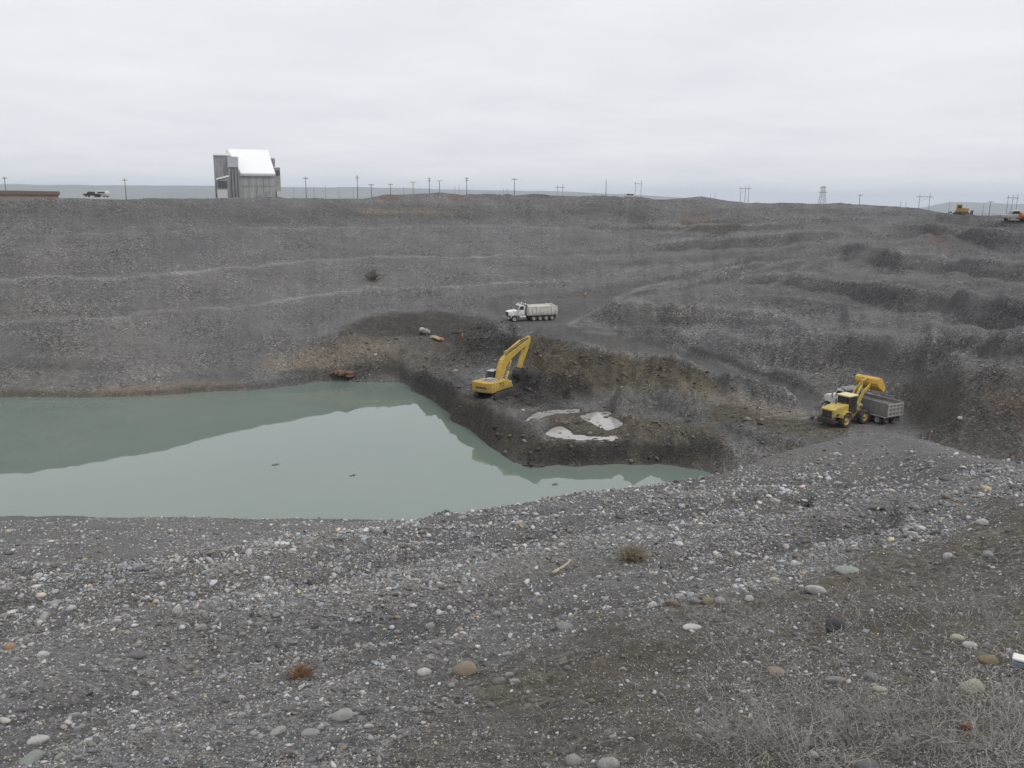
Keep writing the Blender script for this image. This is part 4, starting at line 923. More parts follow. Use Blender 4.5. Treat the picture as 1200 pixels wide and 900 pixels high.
# ------------------------------------------------------------------ dump trucks (conventional cab, x forward)
def dump_truck(label, loc, rz, bedm, axles, tarp):
    T = thing('dump_truck', label, 'dump truck', loc, rz)
    MB().box(-4.3, 4.4, -.45, .45, .75, 1.02).build('chassis', 'dark_steel', T, .02)
    for s in (-1, 1):
        wheel(T, 3.55, s * 1.0, .52, .52, .34, s, 'rim_grey')
        for x in axles: wheel(T, x, s * .9, .52, .52, .55, s, 'rim_grey')
        MB().cyl((1.55, s * .72, .7), (1.0 if False else 1.55, s * .72, .7), .01).build('step', 'dark_steel', T) if False else None
        MB().box(1.35, 2.6, s * .78 - .28, s * .78 + .28, .5, 1.0).build('fuel_tank', 'chrome', T, .08)
        MB().cyl((1.42, s * .85, 1.0), (1.42, s * .85, 3.15), .07, n=10).build('exhaust', 'chrome', T)
        MB().cyl((2.85, s * 1.05, 1.9), (2.85, s * 1.35, 2.0), .02, n=6).box(2.8, 2.9, s * 1.35 - .1, s * 1.35 + .1, 1.75, 2.3).build('mirror', 'chrome', T)
        fen = []
        for i in range(7): a = math.pi * (.05 + .9 * i / 6); fen.append((3.55 + math.cos(a) * .72, .6 + math.sin(a) * .68))
        for i in range(6, -1, -1): a = math.pi * (.05 + .9 * i / 6); fen.append((3.55 + math.cos(a) * .64, .6 + math.sin(a) * .60))
        MB().prism(fen, s * .98 - .22, s * .98 + .22).build('fender', 'white_paint', T, .02)
        MB().box(4.42, 4.5, s * .92 - .13, s * .92 + .13, 1.0, 1.22).build('headlight', 'chrome', T, .02)
    hd = MB().prism([(2.75, 1.0), (4.5, 1.0), (4.5, 1.72), (4.2, 1.86), (2.75, 2.02)], -.78, .78).build('hood', 'white_paint', T, .09)
    MB().box(4.49, 4.56, -.5, .5, 1.05, 1.68).build('grille', 'dark_steel', hd)
    MB().box(4.5, 4.72, -1.2, 1.2, .5, .82).build('bumper', 'white_paint', T, .04)
    cb = MB().prism([(1.6, 1.0), (2.85, 1.0), (2.85, 2.0), (2.5, 2.82), (1.6, 2.86)], -1.02, 1.02).build('cab', 'white_paint', T, .08)
    MB().prism([(2.865, 2.02), (2.545, 2.76), (2.52, 2.75), (2.84, 2.01)], -.9, .9).build('windscreen', 'dark_glass', cb)
    for s in (-1, 1):
        dr = MB().box(1.75, 2.7, s * 1.025 - .015, s * 1.025 + .015, 1.08, 2.0).build('door', 'white_paint', cb)
        MB().prism([(1.8, 2.05), (2.72, 2.05), (2.45, 2.65), (1.8, 2.68)], s * 1.03 - .012, s * 1.03 + .012).build('window', 'dark_glass', cb)
    MB().box(1.75, 2.3, -.9, .9, 2.86, 2.95).build('roof_visor', 'white_paint', T, .03)
    # box body: floor, sides, head board with cab guard, tailgate
    B0, B1, Z0, Z1, Wd = -4.45, 1.15, 1.12, 2.45, 1.24
    MB().box(B0, B1, -Wd, Wd, Z0 - .12, Z0).build('bed_floor', bedm, T)
    for s in (-1, 1):
        sd = MB().box(B0 + .06, B1 - .04, s * Wd - .05, s * Wd + .05, Z0, Z1).box(B0 + .06, B1 - .04, s * Wd - .09, s * Wd + .09, Z1, Z1 + .1).build('bed_side', bedm, T, .015)
        if not tarp: MB().box(B0 + .02, B1 - .02, s * (Wd + .1) - .05, s * (Wd + .1) + .05, Z0 - .17, Z0 - .055).build('bottom_rail', 'pale_trim', sd)
        for i in range(8):
            x = B0 + .35 + i * (B1 - B0 - .6) / 7
            MB().box(x - .06, x + .06, s * (Wd + .1) - .05, s * (Wd + .1) + .05, Z0 - .05, Z1 - .01).build('rib', bedm, sd)
    MB().box(B1 - .04, B1 + .06, -Wd, Wd, Z0 - .1, Z1 + .35).prism([(B1 - .1, Z1 + .35), (B1 + .95, Z1 + .62), (B1 + .95, Z1 + .7), (B1 - .1, Z1 + .43)], -1.1, 1.1).build('headboard', bedm, T, .02)
    tg = MB().box(B0 - .04, B0 + .05, -Wd, Wd, Z0 - .1, Z1).build('tailgate', bedm, T, .015)
    for z in (Z0 + .0, Z0 + .45, Z0 + .9, Z1 - .08): MB().box(B0 - .1, B0 - .045, -Wd, Wd, z - .06, z + .06).build('rail', 'pale_trim', tg)
    for y in (-1.18, -.6, 0, .6, 1.18): MB().box(B0 - .13, B0 - .045, y - .05, y + .05, Z0 - .1, Z1).build('post', 'pale_trim', tg)
    for s in (-1, 1): MB().box(B0 + .2, B0 + .28, s * .9 - .3, s * .9 + .3, .35, 1.0).build('mud_flap', 'black_rubber', T)
    for s in (-1, 1): MB().box(B0 + .12, B0 + .17, s * .95 - .12, s * .95 + .12, .85, .98).build('tail_light', 'red_light', T)
    # load of spoil
    n, m_ = 22, 12; vs = []; top = Z1 - (.05 if tarp else .35)
    for i in range(n):
        for j in range(m_):
            x = B0 + .08 + (B1 - B0 - .16) * i / (n - 1); y = -Wd + .06 + (2 * Wd - .12) * j / (m_ - 1)
            e = min(i / 4, (n - 1 - i) / 4, j / 3, (m_ - 1 - j) / 3, 1)
            vs.append((x, y, top - .25 + .45 * math.sin(e * math.pi / 2) + random.uniform(-.05, .05) * (0 if tarp else 1)))
    fs = [(i * m_ + j, (i + 1) * m_ + j, (i + 1) * m_ + j + 1, i * m_ + j + 1) for i in range(n - 1) for j in range(m_ - 1)]
    MB().add(vs, fs, True).build('tarpaulin' if tarp else 'load', 'tarp' if tarp else 'load_gravel', T)
    if tarp:
        MB().cyl((B0 + .2, -Wd, Z1 + .14), (B1, -Wd, Z1 + .14), .07, n=8).build('tarp_roll', 'offwhite_bed', T)
        b = MB()
        for x in (-4.0, -3.2): b.beam((x, -Wd, Z1 + .1), (x, -Wd * .4, Z1 + .38), .07, .07).beam((x, -Wd * .4, Z1 + .38), (x, Wd, Z1 + .12), .07, .07)
        b.build('tarp_bow', 'white_paint', T)
    return T
dump_truck('white dump truck with pale bed and greenish tarp parked on the haul road', POS['truck1'], math.radians(203), 'offwhite_bed', (-3.6, -2.45, -1.3, -.1), True).scale = (.9, .9, .9)
dump_truck('grey bodied dump truck with white cab being filled beside the wheel loader', POS['truck2'], math.radians(119), 'grey_bed', (-3.2, -1.95), False)

# ------------------------------------------------------------------ reactor building on the plain
def building():
    Dn = 600.; c0 = at_d(291.5, 232, Dn); k_ = Dn / FPX * .92                     # metres per photo pixel
    T = thing('reactor_building', 'tall grey sheet metal building with steep white roof on the rim', 'building', (c0[0], c0[1], 22.0), -math.atan2(c0[0], c0[1]))
    zb = c0[2] - 22.0
    def X(px): return (px - 290.2) * k_
    def Zp(py): return zb + (232 - py) * k_
    def block(name, m, x0, x1, y0, d0, d1, par=T, x0t=None, x1t=None):
        x0t = x0 if x0t is None else x0t; x1t = x1 if x1t is None else x1t
        vs = [(X(x0), d0, 0), (X(x1), d0, 0), (X(x1), d1, 0), (X(x0), d1, 0), (X(x0t), d0, Zp(y0)), (X(x1t), d0, Zp(y0)), (X(x1t), d1, Zp(y0)), (X(x0t), d1, Zp(y0))]
        return MB().add(vs, [(0, 3, 2, 1), (4, 5, 6, 7), (0, 1, 5, 4), (1, 2, 6, 5), (2, 3, 7, 6), (3, 0, 4, 7)]).build(name, m, par)
    block('main_wall', 'wall_metal', 280.5, 321, 203, 0, 34)
    e0, e1, r0, r1 = 282.5, 322, 269, 315.5
    ze, zr = Zp(203), Zp(174.5)
    vs = [(X(e0), -1, ze), (X(e1), -1, ze), (X(r1), 17, zr), (X(r0), 17, zr), (X(e0), 35, ze), (X(e1), 35, ze)]
    vs2 = [(x, y, z - .8) for x, y, z in vs]
    MB().add(vs + vs2, [(0, 1, 2, 3), (3, 2, 5, 4), (6, 9, 8, 7), (9, 10, 11, 8), (0, 6, 7, 1), (4, 5, 11, 10), (0, 3, 9, 6), (3, 4, 10, 9), (1, 7, 8, 2), (2, 8, 11, 5)]).build('roof', 'roof_white', T)
    MB().add([(X(e0), 0, ze - 1), (X(e0), 34, ze - 1), (X(r0), 17, zr - 1), (X(e0) + 2, 0, ze - 1), (X(e0) + 2, 34, ze - 1), (X(r0) + 2, 17, zr - 1)], [(0, 1, 2), (5, 4, 3), (0, 2, 5, 3), (1, 4, 5, 2), (0, 3, 4, 1)]).build('gable', 'wall_metal_pale', T)
    a = block('tower', 'wall_metal_dark', 252.5, 270.5, 183, 6, 26)
    block('tower_roof', 'roof_white', 252, 271, 181.3, 5, 27, T)
    # its roof slab only: lift the underside
    ch = [o for o in T.children if o.name.startswith('tower_roof')][0]
    for v in ch.data.vertices:
        if v.co.z < 1: v.co.z = Zp(183.2)
    s_ = block('stair_wing', 'wall_metal_dark', 269, 280.2, 197.5, -4, 12)
    u = block('upper_panel', 'wall_metal_pale', 268.5, 280.4, 185, -4.6, 12.5)
    for v in u.data.vertices:
        if v.co.z < 1: v.co.z = Zp(197)
    # lean-to with a sloping roof
    MB().prism([(X(256), 0), (X(269), 0), (X(269), Zp(208)), (X(256), Zp(211.5))], -9, 5).build('lean_to', 'wall_metal_dark', T)
    MB().prism([(X(255.4), Zp(211.8)), (X(269.2), Zp(208)), (X(269.2), Zp(206.4)), (X(255.4), Zp(210.2))], -9.8, 5.5).build('lean_to_roof', 'roof_white', T)
    block('shed', 'wall_white', 256, 267, 223, -16, -10)
    block('vent_box', 'wall_metal_dark', 316.5, 323, 184.5, 14, 24)
    block('side_wing', 'wall_metal', 321.2, 328, 196, 3, 24)
    block('side_wing_roof', 'roof_white', 321, 328.4, 195.2, 2.5, 24.5)
    ch = [o for o in T.children if o.name.startswith('side_wing_roof')][0]
    for v in ch.data.vertices:
        if v.co.z < 1: v.co.z = Zp(196.2)
    block('side_door', 'wall_white', 323, 328.2, 224, 0, 2.8)
    MB().box(X(321.2) + 1.2, X(321.2) + 3.4, 2.6, 3.05, Zp(205), Zp(199)).build('window', 'dark_glass', T)
    MB().box(X(268), X(268) + .35, 5.4, 5.9, Zp(186), Zp(176)).build('flue', 'pale_trim', T)
    for i, px in enumerate((291.5, 300, 308, 314.5)): MB().box(X(px) - .18, X(px) + .18, -.35, -.02, 0, ze - 1.2).build('downpipe', 'wall_metal_dark', T)
    MB().box(X(281), X(321.4), -1.25, -.1, ze - 1.9, ze - .9).build('eaves_band', 'wall_metal_pale', T)
    for px in (272, 275.5, 278.8): MB().box(X(px) - .2, X(px) + .2, -4.5, -4.05, 0, Zp(198)).build('column', 'decal_dark', T)
    for i, (px, py) in enumerate(((258.5, 217), (262, 217), (265.5, 217))): MB().box(X(px) - .9, X(px) + .9, -9.4, -9.05, Zp(py) - 2.2, Zp(py) + 2.2).build('opening', 'dark_glass', T)
    MB().box(X(310), X(314), -.5, -.05, 0, Zp(224)).box(X(303), X(306), -.5, -.05, 0, Zp(226)).build('door', 'wall_metal_dark', T)
    MB().box(X(282), X(321), -.25, -.04, Zp(218.3), Zp(217.6)).build('girt', 'wall_metal_dark', T)
building()

# long low shed at far left, vehicles on the plain
def low_shed():
    d = 520.; c = at_d(10, 231, d); k_ = d / FPX
    T = thing('low_shed', 'long low shed with brown roof at the left end of the skyline', 'shed', (c[0], c[1], 21.), -math.atan2(c[0], c[1]))
    z0 = c[2] - 21
    MB().box(-40 * k_, 44 * k_, 0, 12, 0, z0 + 2.2 * k_).build('wall', 'tan_wall', T)
    MB().prism([(-41 * k_, z0 + 2.25 * k_), (45.5 * k_, z0 + 2.25 * k_), (45.5 * k_, z0 + 6.3 * k_), (-41 * k_, z0 + 6.6 * k_)], -1.2, 13).build('roof', 'brown_roof', T, .3)
    MB().box(36 * k_, 40 * k_, -.3, -.02, 0, z0 + 1.9 * k_).build('door', 'orange', T)
low_shed()
def pickup(name, label, cat, px, py, d, rz, bodym, scale=1.0, van=False):
    p = at_d(px, py, d)
    T = thing(name, label, cat, (p[0], p[1], p[2]), rz, None, scale)
    for x in (-1.6, 1.7):
        for s in (-1, 1): wheel(T, x, s * .8, .4, .4, .26, s, 'rim_grey', n=14)
    if van:
        b = MB().prism([(-2.5, .45), (2.5, .45), (2.55, 1.1), (1.7, 1.35), (1.1, 2.2), (-2.4, 2.25)], -.95, .95).build('body', bodym, T, .08)
        MB().prism([(1.72, 1.38), (1.13, 2.12), (1.16, 2.14), (1.76, 1.4)], -.8, .8).build('windscreen', 'dark_glass', b)
        MB().box(-2.0, .9, -.965, -.945, 1.4, 1.95).box(-2.0, .9, .945, .965, 1.4, 1.95).build('window', 'dark_glass', b)
    else:
        b = MB().prism([(-2.7, .5), (2.7, .5), (2.7, 1.0), (2.5, 1.12), (-2.7, 1.15)], -.95, .95).build('body', bodym, T, .06)
        MB().prism([(-.7, 1.1), (1.5, 1.1), (.85, 1.8), (-.55, 1.82)], -.85, .85).build('cab', bodym, T, .06)
        MB().prism([(1.5, 1.15), (.93, 1.74), (.96, 1.76), (1.55, 1.17)], -.75, .75).build('windscreen', 'dark_glass', T)
        MB().prism([(-.5, 1.2), (1.25, 1.2), (.8, 1.7), (-.45, 1.72)], -.865, -.84).prism([(-.5, 1.2), (1.25, 1.2), (.8, 1.7), (-.45, 1.72)], .84, .865).build('window', 'dark_glass', T)
    return T
pickup('pickup_truck', 'dark pickup truck on the left skyline next to a white van', 'pickup', 108, 231, 330, math.radians(170), 'dark_steel')
pickup('van', 'white van on the left skyline beside a dark pickup', 'van', 119.5, 231.3, 340, math.radians(165), 'white_paint', 1.0, True)
pickup('parked_car', 'small white car on the middle skyline between slim poles', 'car', 739, 233.2, 300, math.radians(10), 'white_paint', .85, True)
def rim_ground(px, d):
    r = ray(px, 250); h = math.hypot(r[0], r[1]); x, y = r[0] / h * d, r[1] / h * d
    return Vector((x, y, float(zt(np.array(x), np.array(y)))))
def dozer(loc, rz, s=1.0):
    T = thing('bulldozer', 'yellow bulldozer with dark blade on the right rim of the pit', 'bulldozer', loc, rz, None, s)
    for q in (-1, 1):
        out = [(-1.6, .05), (1.4, .05), (1.7, .4), (1.4, .9), (-1.5, 1.0), (-1.9, .5)]
        MB().prism(out, q * 1.0 - .28, q * 1.0 + .28).build('track', 'track_steel', T, .06)
    MB().box(-1.5, 1.3, -.7, .7, .5, 1.2).build('frame', 'yellow_paint', T, .04)
    MB().prism([(.0, 1.2), (1.5, 1.2), (1.5, 1.85), (.0, 2.0)], -.55, .55).build('engine_hood', 'yellow_paint', T, .05)
    c = MB().prism([(-1.4, 1.2), (0, 1.2), (-.1, 2.75), (-1.3, 2.75)], -.75, .75).build('cab', 'yellow_paint', T, .04)
    MB().box(-1.1, -.3, -.765, -.745, 1.75, 2.55).box(-1.1, -.3, .745, .765, 1.75, 2.55).build('window', 'dark_glass', c)
    MB().box(-1.5, .1, -.85, .85, 2.75, 2.9).build('cab_roof', 'cream_roof', T, .03)
    MB().prism([(2.2, .1), (2.45, .1), (2.3, .7), (2.45, 1.3), (2.25, 1.35), (2.1, .7)], -1.7, 1.7).build('blade', 'dark_steel', T)
    for q in (-1, 1): MB().beam((-.2, q * 1.36, .5), (2.2, q * 1.36, .45), .14, .25).build('push_arm', 'yellow_paint', T)
    MB().prism([(-2.1, .5), (-2.6, 1.1), (-3.4, .2), (-3.3, .1), (-2.6, .8), (-2.1, .35)], -.4, .4).build('ripper', 'dark_steel', T)
dozer(rim_ground(1127, 216) , math.radians(-20), .86)
pp = on_ground(1189, 260.5)
_t = pickup('pickup_truck', 'white pickup truck at the right edge of the rim beside orange tank', 'pickup', 1190, 250, 190, math.radians(168), 'white_paint'); _t.location = pp; _t.scale = (.8, .95, 1.05)
pp = on_ground(1201.5, 261)
T = thing('tank_trailer', 'orange tank trailer cut off by the right edge of the photo', 'trailer', pp, math.radians(5))
MB().cyl((-1.3, 0, 1.05), (1.3, 0, 1.05), .62, n=18).build('tank', 'orange', T, .05)
MB().box(-1.5, 1.7, -.6, .6, .35, .48).build('frame', 'dark_steel', T)
for s in (-1, 1): wheel(T, 0, s * .75, .34, .34, .22, s, 'rim_grey', n=14)

# ------------------------------------------------------------------ poles along the skyline
def util_pole(name, label, px, top, d, arms, m='wood_pole', th=.17, group='poles along the skyline'):
    p = at_d(px, top, d); zb = float(zt(np.array(p[0]), np.array(p[1]))); H = p[2] - zb
    T = thing(name, label, 'pole', (p[0], p[1], zb), -math.atan2(p[0], p[1]), group)
    MB().cyl((0, 0, 0), (0, 0, H), th * 1.25, th * .9, n=8).build('shaft', m, T)
    for z, w in arms: MB().box(-w, w, -th * 1.2, -th * .9 + .1, H - z - .14, H - z + .14).build('crossarm', m, T)
    return T
GEN = 'slim pole with a short crossarm rising from the skyline'
PL = [(5,207,430,[(.6,1.0)],'pole with a short crossarm at the far left end of the skyline'), (146,209,430,[(.8,1.1)],'lone pole on the skyline left of the reactor building'),
      (358,207,420,[(.8,1.3)],'first tall crossarm pole right of the reactor building'), (418.5,205,420,[(1.0,.7)],'tall pole with bright lamp heads, tallest on the skyline'),
      (435,216,420,[(.2,1.3)],'short T shaped pole at the left foot of the low grassy hump'), (457.5,215.5,430,[(.2,1.2)],'short T shaped pole on the left side of the grassy hump'),
      (484,212.5,430,[(.5,1.7)],'pole with wide lamp crossarm on the middle of the hump'), (503,208,430,[(.6,.7),(1.6,.7)],'pole with two small crossarms on the hump top'),
      (515,211,420,[(.4,1.6)],'broad headed pole just right of the twin arm pole'), (547,208,430,[(.4,.9),(1.4,.9)],'pole with two crossarms right of the broad headed pole'),
      (603,209,430,[(.4,1.5)],'T shaped pole standing alone above the excavator'), (710.5,211,430,[],'plain pale pole without crossarm right of the first twin poles'),
      (1008,228,520,[(.3,1.2)],'small T shaped pole right of the lattice tower'), (1161,236,520,[(.3,1.3)],'T shaped pole in front of the mountain right of the bulldozer')]
for q in PL: util_pole('utility_pole', q[4], q[0], q[1], q[2], q[3])
_t = [o for o in COL.objects if o.get('label', '').startswith('tall pole with bright lamp')][0]
_H = max(v.co.z for v in _t.children[0].data.vertices)
for s in (-1, 1): MB().box(s * .7 - .45, s * .7 + .45, -.6, .5, _H - 1.05, _H - .6).build('lamp_head', 'white_paint', _t)
for q in ((484, 'pole with wide lamp'), (515, 'broad headed')):
    _t = [o for o in COL.objects if q[1] in o.get('label', '')][0]; _H = max(v.co.z for v in _t.children[0].data.vertices)
    for s in (-1, 0, 1): MB().box(s * 1.1 - .35, s * 1.1 + .35, -.5, .4, _H - .3, _H + .15).build('lamp_head', 'white_paint', _t)
TP = [(344,219,'thin bare post closest to the right side of the reactor building'), (367.5,219,'thin bare post just right of the first tall crossarm pole'), (381,217,'second thin bare post right of the first tall crossarm pole'),
      (397,218.5,'thin bare post midway between the two tallest left poles'), (414,219,'thin bare post touching the left of the bright lamp pole'), (473,219,'thin bare post left of the wide lamp crossarm pole'),
      (533,218,'left of two thin posts before the twin crossarm pole'), (538,217,'right of two thin posts before the twin crossarm pole'), (590,221,'left of two tiny posts beside the lone T shaped pole'),
      (595,221,'right of two tiny posts beside the lone T shaped pole'), (833,227,'left tiny post of the pair before the three leg frame'), (838,226,'right tiny post of the pair before the three leg frame'),
      (1056,236,'left tiny post of the pair before the wide arm frame'), (1062,236,'right tiny post of the pair before the wide arm frame'), (1113,236,'thin post against the mountain left of the bulldozer'),
      (1133,238,'thin post against the mountain just right of the bulldozer'), (1153,238,'thin post against the mountain left of the T shaped pole')]
for px, top, lab in TP: util_pole('thin_post', lab, px, top, 480, [], 'pole_steel', .12, 'thin posts above the skyline')
def h_frame(label, xs, top, d, arm):
    ps = [at_d(x, top, d) for x in xs]; c = sum(ps) / len(ps); zb = float(zt(np.array(c[0]), np.array(c[1])))
    T = thing('transmission_frame', label, 'power pylon', (c[0], c[1], zb), -math.atan2(c[0], c[1]), 'wooden transmission frames on the skyline')
    H = c[2] - zb; k_ = d / FPX; mid = sum(xs) / len(xs)
    for x in xs: MB().cyl(((x - mid) * k_, 0, 0), ((x - mid) * k_, 0, H + (x - mid) * .1), .22, .17, n=8).build('leg', 'pole_steel', T)
    w = (xs[-1] - xs[0]) / 2 * k_ + arm
    MB().box(-w, w, -.35, -.18, H - 2.2, H - 1.85).build('crossarm', 'pole_steel', T)
    if len(xs) > 1: MB().beam(((xs[0] - mid) * k_, .25, H - 5), ((xs[-1] - mid) * k_, .25, H - 2.4), .12, .12).build('brace', 'pole_steel', T)
h_frame('twin leg power frame right of the lone T shaped pole', (653.5, 659.5), 216, 620, 1.6)
h_frame('tallest twin leg power frame standing behind the white car', (745, 751.5), 212, 640, 1.0)
h_frame('three leg power frame on the right centre skyline', (869, 874, 877.5), 217.5, 640, 1.5)
h_frame('twin leg power frame with wide arm left of the mountain', (1079.5, 1089), 227, 640, 2.2)
h_frame('three leg power frame at the right edge before the mountain', (1183.5, 1187.5, 1191.5), 228, 640, 1.0)
def lattice():
    d = 640.; p = at_d(965, 218, d); zb = float(zt(np.array(p[0]), np.array(p[1]))); H = p[2] - zb
    T = thing('lattice_tower', 'steel lattice power tower with round headed top on the right skyline', 'power pylon', (p[0], p[1], zb), 0)
    def w(z): return 1.9 * (1 - z / H) + .75
    for sx in (-1, 1):
        for sy in (-1, 1): MB().beam((sx * w(0), sy * w(0), 0), (sx * w(H), sy * w(H), H), .2, .2).build('leg', 'pole_steel', T)
    b = MB(); n = 9
    for i in range(n):
        z0, z1 = H * i / n, H * (i + 1) / n
        for sy in (-1, 1):
            b.beam((-w(z0), sy * w(z0), z0), (w(z1), sy * w(z1), z1), .11, .11).beam((w(z0), sy * w(z0), z0), (-w(z1), sy * w(z1), z1), .11, .11)
            b.beam((sy * w(z0), -w(z0), z0), (sy * w(z1), w(z1), z1), .11, .11)
    b.build('bracing', 'pole_steel', T)
    for z, a in ((1.0, 2.2), (4.2, 2.9)): MB().box(-a, a, -.2, .2, H - z - .2, H - z + .2).build('crossarm', 'pole_steel', T)
lattice()

# ------------------------------------------------------------------ small things in the pit
p = on_ground(498, 392, .1)
T = thing('pump_unit', 'small white pump unit lying on the dark bank below the haul road', 'pump', p, math.radians(-30))
MB().box(-.9, .9, -.4, .4, .1, .3).build('skid', 'dark_steel', T, .03)
MB().cyl((-.85, 0, .7), (-.25, 0, .7), .42, n=16).build('housing', 'white_paint', T, .04)
MB().box(-.2, .4, -.32, .32, .32, .95).build('engine', 'white_paint', T, .05)
MB().box(.45, .9, -.25, .25, .32, .75).build('tank', 'rim_grey', T, .05)
MB().cyl((.1, 0, .95), (.1, 0, 1.3), .05, n=8).build('exhaust', 'dark_steel', T)
p = on_ground(511, 399, .1)
T = thing('hose_bundle', 'tan hose bundle with an orange end lying next to the white pump unit', 'hose', p, math.radians(-32))
b = MB()
for i in range(3):
    pts = [(-1.0 + .22 * j, (i - 1) * .22 + .05 * math.sin(j * 1.3 + i), .25 + .25 * math.exp(-((j - 3) / 3.) ** 2) + (.16 if i == 1 else 0)) for j in range(10)]
    for u_, v_ in zip(pts[:-1], pts[1:]): b.cyl(u_, v_, .17, n=8)
b.build('hose', 'tan_sack', T)
MB().cyl((.98, 0, .3), (1.45, 0, .22), .3, .22, n=12).build('coupling', 'orange', T)
def cone(label, px, py, s=1.0):
    p = on_ground(px, py, .02); T = thing('traffic_cone', label, 'traffic cone', p, random.uniform(0, 1), 'orange cones in the pit', s * .8)
    MB().box(-.22, .22, -.22, .22, 0, .05).build('base', 'orange', T)
    c_ = MB().cyl((0, 0, .05), (0, 0, .8), .17, .04, n=14).build('cone', 'orange', T)
    MB().cyl((0, 0, .38), (0, 0, .56), .125, .09, n=14).build('band', 'white_paint', c_)
cone('orange cone on the dark mound just left of the excavator boom', 542, 398, 1.1)
cone('orange and white cone on the ramp right of the white truck', 686, 349, 1.6)
cone('orange cone on dark ground right of the grey truck', 1091, 514, 1.0)

# ------------------------------------------------------------------ stones
def stone_mesh(name, seed, sub=2, flat=.7, rough=.18, mat_=None):
    bm = bmesh.new(); bmesh.ops.create_icosphere(bm, subdivisions=sub, radius=.5); rr = random.Random(seed)
    ph = [Vector((rr.uniform(-1, 1), rr.uniform(-1, 1), rr.uniform(-1, 1))).normalized() for _ in range(7)]; am = [rr.uniform(.3, 1) for _ in ph]
    cut = [(Vector((rr.uniform(-1, 1), rr.uniform(-1, 1), rr.uniform(-1, 1))).normalized(), rr.uniform(.30, .42)) for _ in range(4)]
    for v in bm.verts:
        d = v.co.normalized(); k_ = 1 + rough * sum(a * math.sin(3.1 * d.dot(q) + i) for i, (q, a) in enumerate(zip(ph, am))) / 2.2
        c_ = v.co * k_
        for nrm, h_ in cut:
            e = c_.dot(nrm)
            if e > h_: c_ = c_ - nrm * (e - h_) * .75
        v.co = Vector((c_.x, c_.y * rr.choice([1]) * .85, c_.z * flat))
    me = bpy.data.meshes.new(name); bm.to_mesh(me); bm.free()
    me.polygons.foreach_set('use_smooth', [True] * len(me.polygons))
    if mat_: me.materials.append(mat_)
    return me
